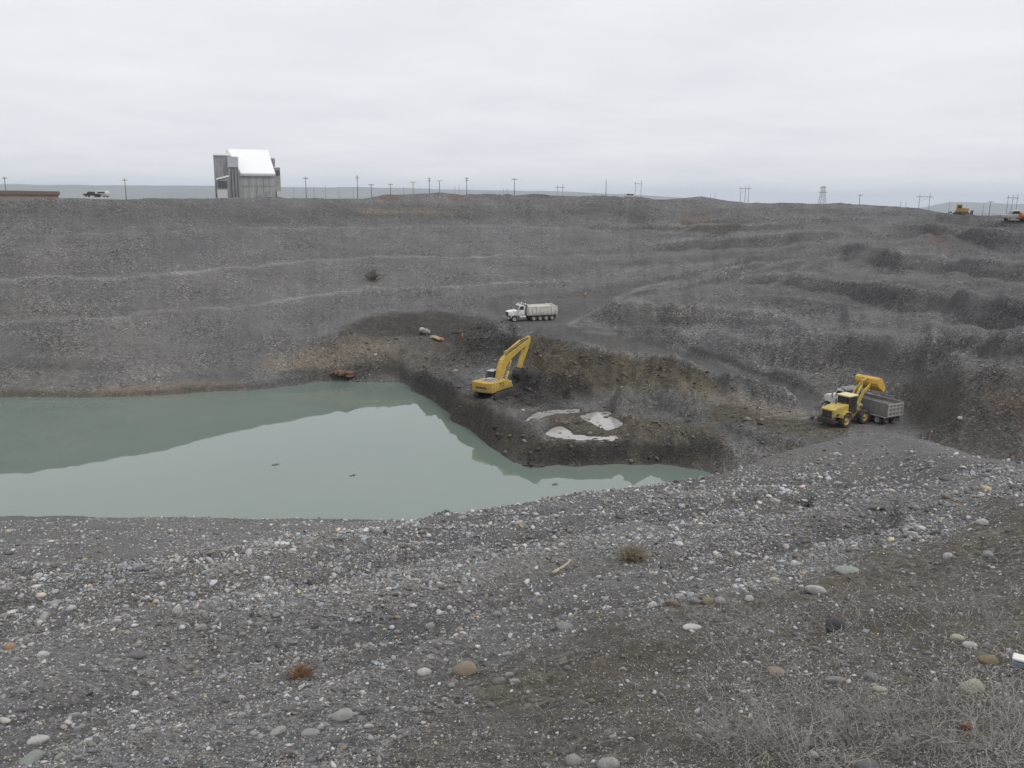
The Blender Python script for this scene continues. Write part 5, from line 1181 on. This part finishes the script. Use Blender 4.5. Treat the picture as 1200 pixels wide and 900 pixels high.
# small stones: real geometry, instanced on points, one object
VARS = bpy.data.collections.new('stone_shapes')
for i in range(7):
    VARS.objects.link(bpy.data.objects.new('stone_shape', stone_mesh('stone_shape', 100 + i, 1 if i < 5 else 2, .55 + .08 * (i % 4), .34, M['stone'])))
def scatter(name, N, d0, d1, azlim, dens, sizepx, smax, smin, pale, capped=True, base=None):
    a = RNG.uniform(-azlim, azlim, N); d = np.exp(RNG.uniform(math.log(d0), math.log(d1), N))
    x, y = np.sin(a) * d, np.cos(a) * d
    i = np.clip(np.searchsorted(AZ, a), 0, NA - 1); j = np.clip(np.searchsorted(DR, d), 0, ND - 1)
    keep = RNG.random(N) < dens(i, j, x, y)
    x, y, d, i, j = x[keep], y[keep], d[keep], i[keep], j[keep]; n = len(x)
    sz = np.minimum(sizepx(n, i, j), np.where(soil[i, j] > .4, 6.0, 9.0)) * d / 853. if capped else sizepx(n, i, j); sz = np.clip(sz, smin, smax)
    z = zt(x, y) + sz * .12
    ok = z > .1; x, y, z, sz, i, j = x[ok], y[ok], z[ok], sz[ok], i[ok], j[ok]; n = len(x)
    me = bpy.data.meshes.new(name); me.vertices.add(n); me.vertices.foreach_set('co', np.stack([x, y, z], 1).astype(np.float32).ravel())
    rot = np.stack([RNG.uniform(-.4, .4, n), RNG.uniform(-.4, .4, n), RNG.uniform(0, 6.28, n)], 1)
    scl = sz[:, None] * np.stack([RNG.uniform(.8, 1.35, n), RNG.uniform(.7, 1.1, n), RNG.uniform(.65, 1.1, n)], 1)
    br = np.clip(RNG.lognormal(math.log(pale), .50, n), .05, .54); so = soil[i, j]
    hue = RNG.normal(0, .035, n); warm = np.where(RNG.random(n) < .07, RNG.uniform(.1, .35, n), 0)
    colr = np.stack([br * (1 + hue + warm * .6), br * (1 + hue * .2), br * (1 - hue - warm), np.ones(n)], 1)
    if base is not None: colr[:, :3] = base(i, j) * (br / pale)[:, None]
    for nm_, ty, val in (('rot', 'FLOAT_VECTOR', rot), ('scl', 'FLOAT_VECTOR', scl)):
        at = me.attributes.new(nm_, ty, 'POINT'); at.data.foreach_set('vector', val.astype(np.float32).ravel())
    at = me.attributes.new('stone_col', 'FLOAT_COLOR', 'POINT'); at.data.foreach_set('color', colr.astype(np.float32).ravel())
    at = me.attributes.new('pick', 'INT', 'POINT'); at.data.foreach_set('value', RNG.integers(0, 7, n).astype(np.int32))
    o = link(bpy.data.objects.new(name, me)); tag(o, kind='stuff')
    ng = bpy.data.node_groups.new(name + '_nodes', 'GeometryNodeTree')
    ng.interface.new_socket('Geometry', in_out='INPUT', socket_type='NodeSocketGeometry'); ng.interface.new_socket('Geometry', in_out='OUTPUT', socket_type='NodeSocketGeometry')
    gi = ng.nodes.new('NodeGroupInput'); go = ng.nodes.new('NodeGroupOutput'); ip = ng.nodes.new('GeometryNodeInstanceOnPoints')
    ci = ng.nodes.new('GeometryNodeCollectionInfo'); ci.inputs['Collection'].default_value = VARS; ci.inputs['Separate Children'].default_value = True; ci.inputs['Reset Children'].default_value = True
    def na(nm_, ty):
        q = ng.nodes.new('GeometryNodeInputNamedAttribute'); q.data_type = ty; q.inputs['Name'].default_value = nm_; return q.outputs['Attribute']
    L = ng.links.new; L(gi.outputs[0], ip.inputs['Points']); L(ci.outputs[0], ip.inputs['Instance']); ip.inputs['Pick Instance'].default_value = True
    L(na('pick', 'INT'), ip.inputs['Instance Index']); L(na('rot', 'FLOAT_VECTOR'), ip.inputs['Rotation']); L(na('scl', 'FLOAT_VECTOR'), ip.inputs['Scale']); L(ip.outputs[0], go.inputs[0])
    md = o.modifiers.new('instances', 'NODES'); md.node_group = ng
    print(name, n); return o
clump = lambda x, y, s, sd: np.clip(fbm(x / s, y / s, sd, 3) * 1.5 + .5, 0, 1)
bro = RD[IDX['brow']]
def dens_g(i, j, x, y):
    s = soil[i, j]; beyond = np.clip((DR[j] - bro[i]) / 4, 0, 1)
    ok = np.where(is_near[i, j], 1., .0)
    return ok * (1 - s * .55) * np.clip(.80 + .65 * dgn[i, j] + .5 * dgn2[i, j], .3, 1) * (1 - beyond * .45) * (.35 + .65 * clump(x, y, 2.2 + DR[j] * .06, 81))
def size_g(n, i, j):
    beyond = np.clip((DR[j] - bro[i]) / 4, 0, 1)
    return (1.25 + RNG.pareto(3.1, n) * 1.55) * (1 - .35 * beyond) * (1 - .3 * soil[i, j])
scatter('gravel_stones', 430000, 5.0, 72, math.radians(37), dens_g, size_g, .40, .012, .245)

# lumps of dug spoil on the pit floor and its banks
def dens_s(i, j, x, y):
    a = np.clip(np.maximum(np.maximum(dark, brown * .8)[i, j], .25), 0, 1) * FLOORF[i, j] * (1 - road[i, j])
    return a * (PXG[i, j] > 385) * (PXG[i, j] < 1010) * (d_lim(i, j)) * (.15 + .85 * clump(x, y, 2.6, 83)) * (np.max([q[i, j] for q in WETM], axis=0) < .3)
def d_lim(i, j): return DR[j] < np.where(PXG[i, j] > 640, RD[IDX['edge1']][i], 140)
def size_s(n, i, j): return np.clip(.10 + RNG.pareto(2.4, n) * .11, .1, .7)
def base_s(i, j):
    d_ = dark[i, j][:, None]; b_ = brown[i, j][:, None]
    g_ = np.array([[.135, .132, .128]]) * (1 - b_) + np.array([[.115, .095, .066]]) * b_
    return g_ * (1 - d_) + np.array([[.05, .046, .043]]) * d_
scatter('spoil_lumps', 90000, 72, 135, math.radians(34), dens_s, size_s, .85, .1, .12, False, base_s)

# stones big enough to pick out: each its own object
ROCKS = {}
def rock_mesh(mt, v, flat=.72):
    key = (mt, v, flat)
    if key not in ROCKS: ROCKS[key] = stone_mesh('stone', 300 + v * 7 + int(flat * 100), 3, flat, .16, M[mt])
    return ROCKS[key]
def rock(name, px, py, wpx, hpx, mt, v, label=None, cat=None, group=None, parent=None, rz=None, sink=.2):
    p = hit(px, py + hpx * .35); d = math.hypot(p[0], p[1]); kx = d / FPX * .94
    o = bpy.data.objects.new(name, rock_mesh(mt, v % 5)); COL.objects.link(o)
    w = wpx * kx; h = max(hpx * kx * 1.15, w * .35)
    o.scale = (w, w * random.uniform(.75, 1.0), h / .72); o.location = (p[0], p[1], p[2] + h * (.5 - sink - .12))
    o.rotation_euler = (random.uniform(-.12, .12), random.uniform(-.12, .12), -math.atan2(p[0], p[1]) + (random.uniform(-.35, .35) if rz is None else rz))
    if parent is not None: o.parent = parent
    if label: tag(o, label, cat, group)
    return o
BOULDERS = [
 (1139,804,29,21,'rock_cream',0,'cream rounded boulder among grey twigs, roundest at lower right'), (958,690,26,15,'rock_white',1,'bright white angular rock on the dark soil right of centre'),
 (979,731,25,23,'rock_dark',2,'dark charcoal boulder below the bright white rock'), (712,893,30,20,'rock_pale',3,'rounded pale grey boulder at the bottom edge left of the twigs'),
 (672,889,24,18,'rock_pale',4,'tilted pale stone at the bottom edge left of a round boulder'), (1017,897,32,20,'rock_grey',0,'broad grey boulder at the bottom edge amid twigs'),
 (981,796,26,11,'rock_pale',1,'long pale grey cobble left of a mottled round stone'), (1021,793,21,14,'rock_grey',2,'mottled grey round stone between long cobble and cream boulder'),
 (1031,807,18,8,'rock_cream',3,'flat yellowish cream cobble below the mottled round stone'), (910,785,23,9,'rock_tan',4,'flat tan stone lying alone on brown soil'),
 (1158,773,24,12,'rock_ochre',0,'ochre brown stone above and right of the cream boulder'), (886,771,13,9,'rock_mauve',1,'small mauve grey stone left of the flat tan stone'),
 (1122,747,16,9,'rock_cream',2,'small cream stone above the ochre brown stone'), (1136,755,16,8,'rock_white',3,'flat white stone touching a small cream stone'),
 (953,884,14,12,'rock_white',4,'upright white cobble near bottom edge in twigs'), (973,858,13,7,'rock_white',0,'small white cobble in the middle of the twigs'),
 (1134,851,14,10,'rock_red',1,'rusty red stone below the cream boulder'), (45,867,25,10,'rock_white',2,'long white flat stone at the lower left'),
 (36,888,27,10,'rock_green',3,'long greenish grey stone under the white flat one at lower left'), (12,757,13,9,'rock_orange',4,'orange tan cobble at the left edge'),
 (402,836,32,16,'rock_pale',0,'large half buried pale boulder at lower centre left'), (433,850,13,7,'rock_white',1,'small bright white stone right of the half buried boulder'),
 (364,858,26,10,'rock_pale',2,'wide pale slab stone below the half buried boulder'), (325,856,22,9,'rock_pale',3,'low pale stone left of the wide slab stone'),
 (497,786,20,12,'rock_white',4,'whitish oval stone beside a big tan grey boulder'), (545,782,36,20,'rock_tan',0,'large tan grey boulder on the edge between gravel and soil'),
 (604,797,15,10,'rock_pale',1,'pale cobble at the right end of a small stone pile'), (597,790,13,8,'rock_pale',2,'pale cobble on the upper left of a small stone pile'), (584,797,18,10,'rock_grey',3,'greyish cobble at the left end of a small stone pile'),
 (662,733,24,13,'rock_pale',4,'pale rough stone at the top edge of the brown soil'), (765,708,13,9,'rock_white',0,'round white stone at the left end of a row of stones'),
 (788,705,18,12,'rock_tan',1,'tan oblong stone in the row of stones'), (814,703,15,10,'rock_pale',2,'pale grey stone in the middle of the row of stones'), (829,703,16,11,'rock_ochre',3,'yellowish stone in the row of stones'),
 (844,703,14,11,'rock_pale',4,'grey white stone right of the yellowish one in the row'), (878,701,12,8,'rock_white',0,'white stone at the right end of the row of stones'),
 (749,713,11,8,'rock_pale',1,'small pale stone below the left end of the row'), (811,736,26,5,'rock_white',2,'thin white slab lying flat on brown soil'),
 (1110,651,10,10,'rock_white',3,'small upright white stone high on the right slope'), (1158,649,12,9,'rock_pale',4,'pale stone right of the upright white one'),
 (1151,612,14,8,'rock_white',0,'white stone near the crest at the right edge'), (1070,626,14,9,'rock_white',1,'white stone alone on coarse gravel at upper right'),
 (908,679,14,8,'rock_cream',2,'yellowish stone left of the bright white rock'), (992,669,30,5,'rock_green',3,'long pale greenish slab above the bright white rock'),
 (84,712,11,7,'rock_white',4,'white cobble high on the left gravel'), (208,714,12,12,'rock_white',0,'white pointed cobble on the left gravel'), (137,727,11,7,'rock_white',1,'white cobble between two others on the left gravel'),
 (160,768,20,10,'rock_grey',2,'smooth grey cobble in dark gravel at left'), (322,737,20,10,'rock_grey',3,'grey cobble in the middle of the left gravel'), (658,638,9,6,'rock_white',4,'small white stone near a pale stick'),
 (817,833,9,8,'rock_white',0,'round white stone at the left border of the twigs'), (740,866,9,5,'rock_white',1,'small white stone on bare soil at bottom centre'), (640,896,14,8,'rock_pale',2,'small pale stone at the very bottom edge'),
 (1124,493,5,4,'rock_white',3,'white boulder on dark ground right of the grey truck'), (1063,787,11,11,'rock_pale',4,'small pinkish pale stone between twigs'), (1156,756,10,9,'rock_pale',0,'grey white round stone right of the flat white stone'),
]
for q in BOULDERS: rock('boulder', *q[:6], label=q[6], cat='stone')
p = hit(399, 443)
bm = bmesh.new(); rr = random.Random(9)
for i in range(9):
    g_ = bmesh.ops.create_icosphere(bm, subdivisions=2, radius=rr.uniform(.3, .65))['verts']; off = Vector((rr.uniform(-1.5, 1.5), rr.uniform(-.5, .5), rr.uniform(.0, .5)))
    for v in g_: v.co = Vector((v.co.x * 1.3, v.co.y, v.co.z * .8)) * (1 + rr.uniform(-.26, .26)) + off
me = bpy.data.meshes.new('clod'); bm.to_mesh(me); bm.free(); me.materials.append(M['rust'])
o = bpy.data.objects.new('clod', me); COL.objects.link(o); o.location = (p[0], p[1], p[2] + .15); tag(o, 'rusty brown clod lying at the far waterline', 'clod')
# further cobbles: pieces of the slope they lie on
taken = [(q[0], q[1], q[2]) for q in BOULDERS]; cnt = 0; tries = 0
pos_list = []
while cnt < 170 and tries < 9000:
    tries += 1
    if tries % 3: px, py = random.uniform(-10, 620), random.uniform(660, 900)
    else: px, py = random.uniform(500, 1205), random.uniform(600, 900)
    so = py > 900 - (px - 420) * .62 if px > 420 else False
    if so and random.random() < .45: continue
    w = random.choice([7, 8, 8, 9, 9, 10, 10, 11, 12, 14]) * (.7 if py < 700 else 1.0) * (1.15 if py > 820 else 1)
    if any(abs(px - a) < (w + c_) * .55 and abs(py - b_) < (w + c_) * .4 for a, b_, c_ in taken): continue
    taken.append((px, py, w)); cnt += 1
    mt = random.choices(['rock_pale', 'rock_grey', 'rock_white', 'rock_tan', 'rock_mauve', 'rock_green', 'rock_dark'], [9, 8, 2.2, 1.2, 1, 1, 1])[0]
    rock('stone', px, py, w, w * random.uniform(.42, .7), mt, random.randrange(5), parent=GROUND['gravel_slope'])

p = hit(1196, 781); kx = math.hypot(p[0], p[1]) / FPX; mt_ = Matrix.Rotation(.25, 4, 'Z')
T = thing('block', 'small pale blue block with a white top at the right edge', 'block', (p[0], p[1], p[2] - .02), -.6)
MB().box(-8 * kx, 8 * kx, -7 * kx, 7 * kx, 0, 9 * kx).build('base', 'blue_block', T, .02)
MB().box(-8.6 * kx, 8.6 * kx, -7.6 * kx, 7.6 * kx, 9 * kx + .002, 12.5 * kx).build('lid', 'white_block', T, .02)
# pale stick on the slope, bits floating in the pond
a, e = hit(647, 676), hit(673, 661)
T = thing('stick', 'pale bent stick lying on the coarse gravel below the pond', 'stick', (a[0], a[1], a[2] + .06))
v = Vector(e - a); b = MB(); pr = None
for i in range(7):
    t_ = i / 6; q = v * t_ + Vector((0, 0, .10 * math.sin(t_ * 3) + .05)); q.x += .12 * math.sin(t_ * 4)
    if pr is not None: b.cyl(pr, q, .055 - .03 * t_, n=7)
    pr = q
b.build('branch', 'pale_wood', T)
for px, py, lab in ((322, 545, 'small dark twig floating alone in the middle of the pond'), (413, 557, 'tiny dark twig floating right of centre near the near shore'), (650, 568, 'dark drift floating in the narrow right arm of the pond')):
    c_ = at_z(px, py, 0.0); T = thing('floating_twig', lab, 'twig', c_, random.uniform(0, 3))
    b = MB()
    for i in range(7):
        an = random.uniform(0, 6.28); l_ = random.uniform(.2, .55); q = (random.uniform(-.3, .3), random.uniform(-.15, .15), .02)
        b.cyl(q, (q[0] + math.cos(an) * l_, q[1] + math.sin(an) * l_ * .5, random.uniform(.02, .16)), .025, .012, n=5)
    b.build('twigs', 'twig_dark', T)

# ------------------------------------------------------------------ shrubs and dry growth
def shrub_mesh(name, seed, m, n=70, spread=.5, h=.5, r=.006, up=.55, levels=3):
    rr = random.Random(seed); b = MB()
    def grow(p, d, L, r_, lv):
        k_ = 3; q = p
        for i in range(k_):
            d = (d + Vector((rr.gauss(0, .28), rr.gauss(0, .28), rr.gauss(0, .2)))).normalized(); q2 = q + d * L / k_
            if q2.z < .005: q2.z = .01
            b.cyl(q, q2, r_, r_ * .85, n=3, caps=False); q = q2
            if lv > 0 and rr.random() < .8:
                e_ = (d + Vector((rr.gauss(0, .8), rr.gauss(0, .8), rr.gauss(.1, .5)))).normalized(); grow(q, e_, L * rr.uniform(.4, .7), r_ * .65, lv - 1)
    for i in range(n):
        an = rr.uniform(0, 6.28); t_ = rr.uniform(.1, 1.2)
        d = Vector((math.cos(an) * t_, math.sin(an) * t_, up * rr.uniform(.4, 1.4))).normalized()
        o_ = Vector((rr.gauss(0, spread * .18), rr.gauss(0, spread * .18), 0)); grow(o_, d, h * rr.uniform(.5, 1.1), r, levels - 1)
    return b.mesh(name, M[m])
def shrub(name, px, py, me, s, label, group=None, cat='shrub'):
    p = hit(px, py); o = bpy.data.objects.new(name, me); COL.objects.link(o); o.location = (p[0], p[1], p[2] - .02); o.scale = (s, s, s * random.uniform(.8, 1.1)); o.rotation_euler = (0, 0, random.uniform(0, 6.28))
    return tag(o, label, cat, group)
GS = [shrub_mesh('dry_shrub', 11 + i, 'twig_grey', 30, .6, .46, .0040, .6) for i in range(4)]
SH = [(848,866,.85,'grey twig shrub furthest left at the lower right'), (900,878,.9,'grey twig shrub second from the left at the lower right'), (945,846,.8,'low grey shrub around the small white cobble'),
      (1000,872,.9,'grey twig shrub left of the broad grey bottom boulder'), (1048,846,.75,'grey twig shrub below the flat yellowish cobble'), (1084,884,.9,'grey twig shrub right of the broad grey bottom boulder'),
      (1106,832,.7,'grey twigs just left below the cream boulder'), (1165,878,.9,'tall grey twig shrub below the rusty red stone'), (1192,842,.8,'grey twig shrub at the right edge beside the cream boulder'),
      (1172,742,.6,'thin grey shrub above the ochre brown stone'), (1120,715,.6,'thin grey shrub highest up the right slope'), (1012,774,.45,'small grey twig tuft above the mottled round stone'),
      (960,905,.9,'grey twig shrub cut by the bottom edge near white cobble')]
for i, (px, py, s, lab) in enumerate(SH): shrub('dry_shrub', px, py, GS[i % 4], s, lab, 'leafless grey shrubs at lower right')
shrub('tumbleweed', 353, 794, shrub_mesh('tumbleweed', 51, 'twig_brown', 120, .3, .26, .007, .9), .78, 'rust brown tumbleweed resting on the gravel at lower left')
shrub('olive_shrub', 742, 657, shrub_mesh('olive_shrub', 52, 'twig_olive', 130, .4, .40, .012, .9), 1.0, 'small olive brown bush on coarse gravel below the pond')
shrub('dark_bush', 436, 329, shrub_mesh('dark_bush', 53, 'twig_dark', 45, 2.6, 1.8, .03, .9), 1.0, 'dark leafless bush growing alone on the far pit wall')
# fine litter and dead grass on the soil
b = MB(); rr = random.Random(5)
k_ = 0
vs, fs = [], []
while k_ < 2600:
    px, py = rr.uniform(440, 1230), rr.uniform(640, 915)
    if py < 905 - (px - 430) * .42 - 30: continue
    if rr.random() > (.16 + .84 * (px > 820 and py > 690)): continue
    a_ = math.atan2(*(ray(px, py)[:2])); p = None
    r = ray(px, py); hh = math.hypot(r[0], r[1])
    # march in the coarse table
    vs.append((px, py)); k_ += 1
PX = np.array(vs)
def hit_many(P):
    c_ = np.stack([(P[:, 0] - 600) / FPX, -(P[:, 1] - 450) / FPX, -np.ones(len(P))], 1) @ CM.T
    h_ = np.hypot(c_[:, 0], c_[:, 1]); ux, uy, sl = c_[:, 0] / h_, c_[:, 1] / h_, c_[:, 2] / h_
    dd = np.exp(np.linspace(math.log(4.), math.log(70.), 500)); best = np.full(len(P), -1.)
    for d in dd:
        g = zt(ux * d, uy * d); m_ = (best < 0) & (EYE + sl * d <= g); best[m_] = d
    ok = best > 0; return np.stack([ux * best, uy * best, zt(ux * best, uy * best)], 1)[ok]
H = hit_many(PX); n = len(H)
ang = RNG.uniform(0, 6.28, n); el = RNG.uniform(.05, .9, n); L = RNG.uniform(.05, .22, n) * (.6 + .05 * np.hypot(H[:, 0], H[:, 1])); wd = .0009 + .00014 * np.hypot(H[:, 0], H[:, 1])
dv = np.stack([np.cos(ang) * np.cos(el), np.sin(ang) * np.cos(el), np.sin(el)], 1); sd = np.stack([-np.sin(ang), np.cos(ang), np.zeros(n)], 1)
bend = np.stack([np.cos(ang + .8), np.sin(ang + .8), -np.ones(n) * .3], 1)
p0 = H + [0, 0, .005]; p1 = p0 + dv * L[:, None] * .55; p2 = p0 + dv * L[:, None] + bend * L[:, None] * .22
VV = np.stack([p0 - sd * wd[:, None], p0 + sd * wd[:, None], p1 + sd * wd[:, None], p1 - sd * wd[:, None], p2 + sd * wd[:, None] * .4, p2 - sd * wd[:, None] * .4], 1).reshape(-1, 3)
bs = np.arange(n)[:, None] * 6
FQ = np.concatenate([bs + [0, 1, 2, 3], bs + [3, 2, 4, 5]], 0)
me = np_mesh('dead_grass', VV, FQ, smooth=False); me.materials.append(M['twig_grey']); tag(link(bpy.data.objects.new('dead_grass', me)), kind='stuff')

# ------------------------------------------------------------------ the air
zmin = min(float(ZG.min()), -13.) - 1.0
hb = MB().box(-7600, 7600, -600, 7800, zmin - 4, 130.)
mh, th = mat('haze'); vol = th.nodes.new('ShaderNodeVolumePrincipled'); oh = th.nodes.new('ShaderNodeOutputMaterial')
vol.inputs['Color'].default_value = (.74, .86, 1.0, 1); vol.inputs['Density'].default_value = 1.35e-4; vol.inputs['Anisotropy'].default_value = 0.0
th.links.new(vol.outputs[0], oh.inputs['Volume']); M['haze'] = mh
HAZE = True
if HAZE:
    o = hb.build('haze', 'haze'); tag(o, kind='stuff'); o.display_type = 'WIRE'
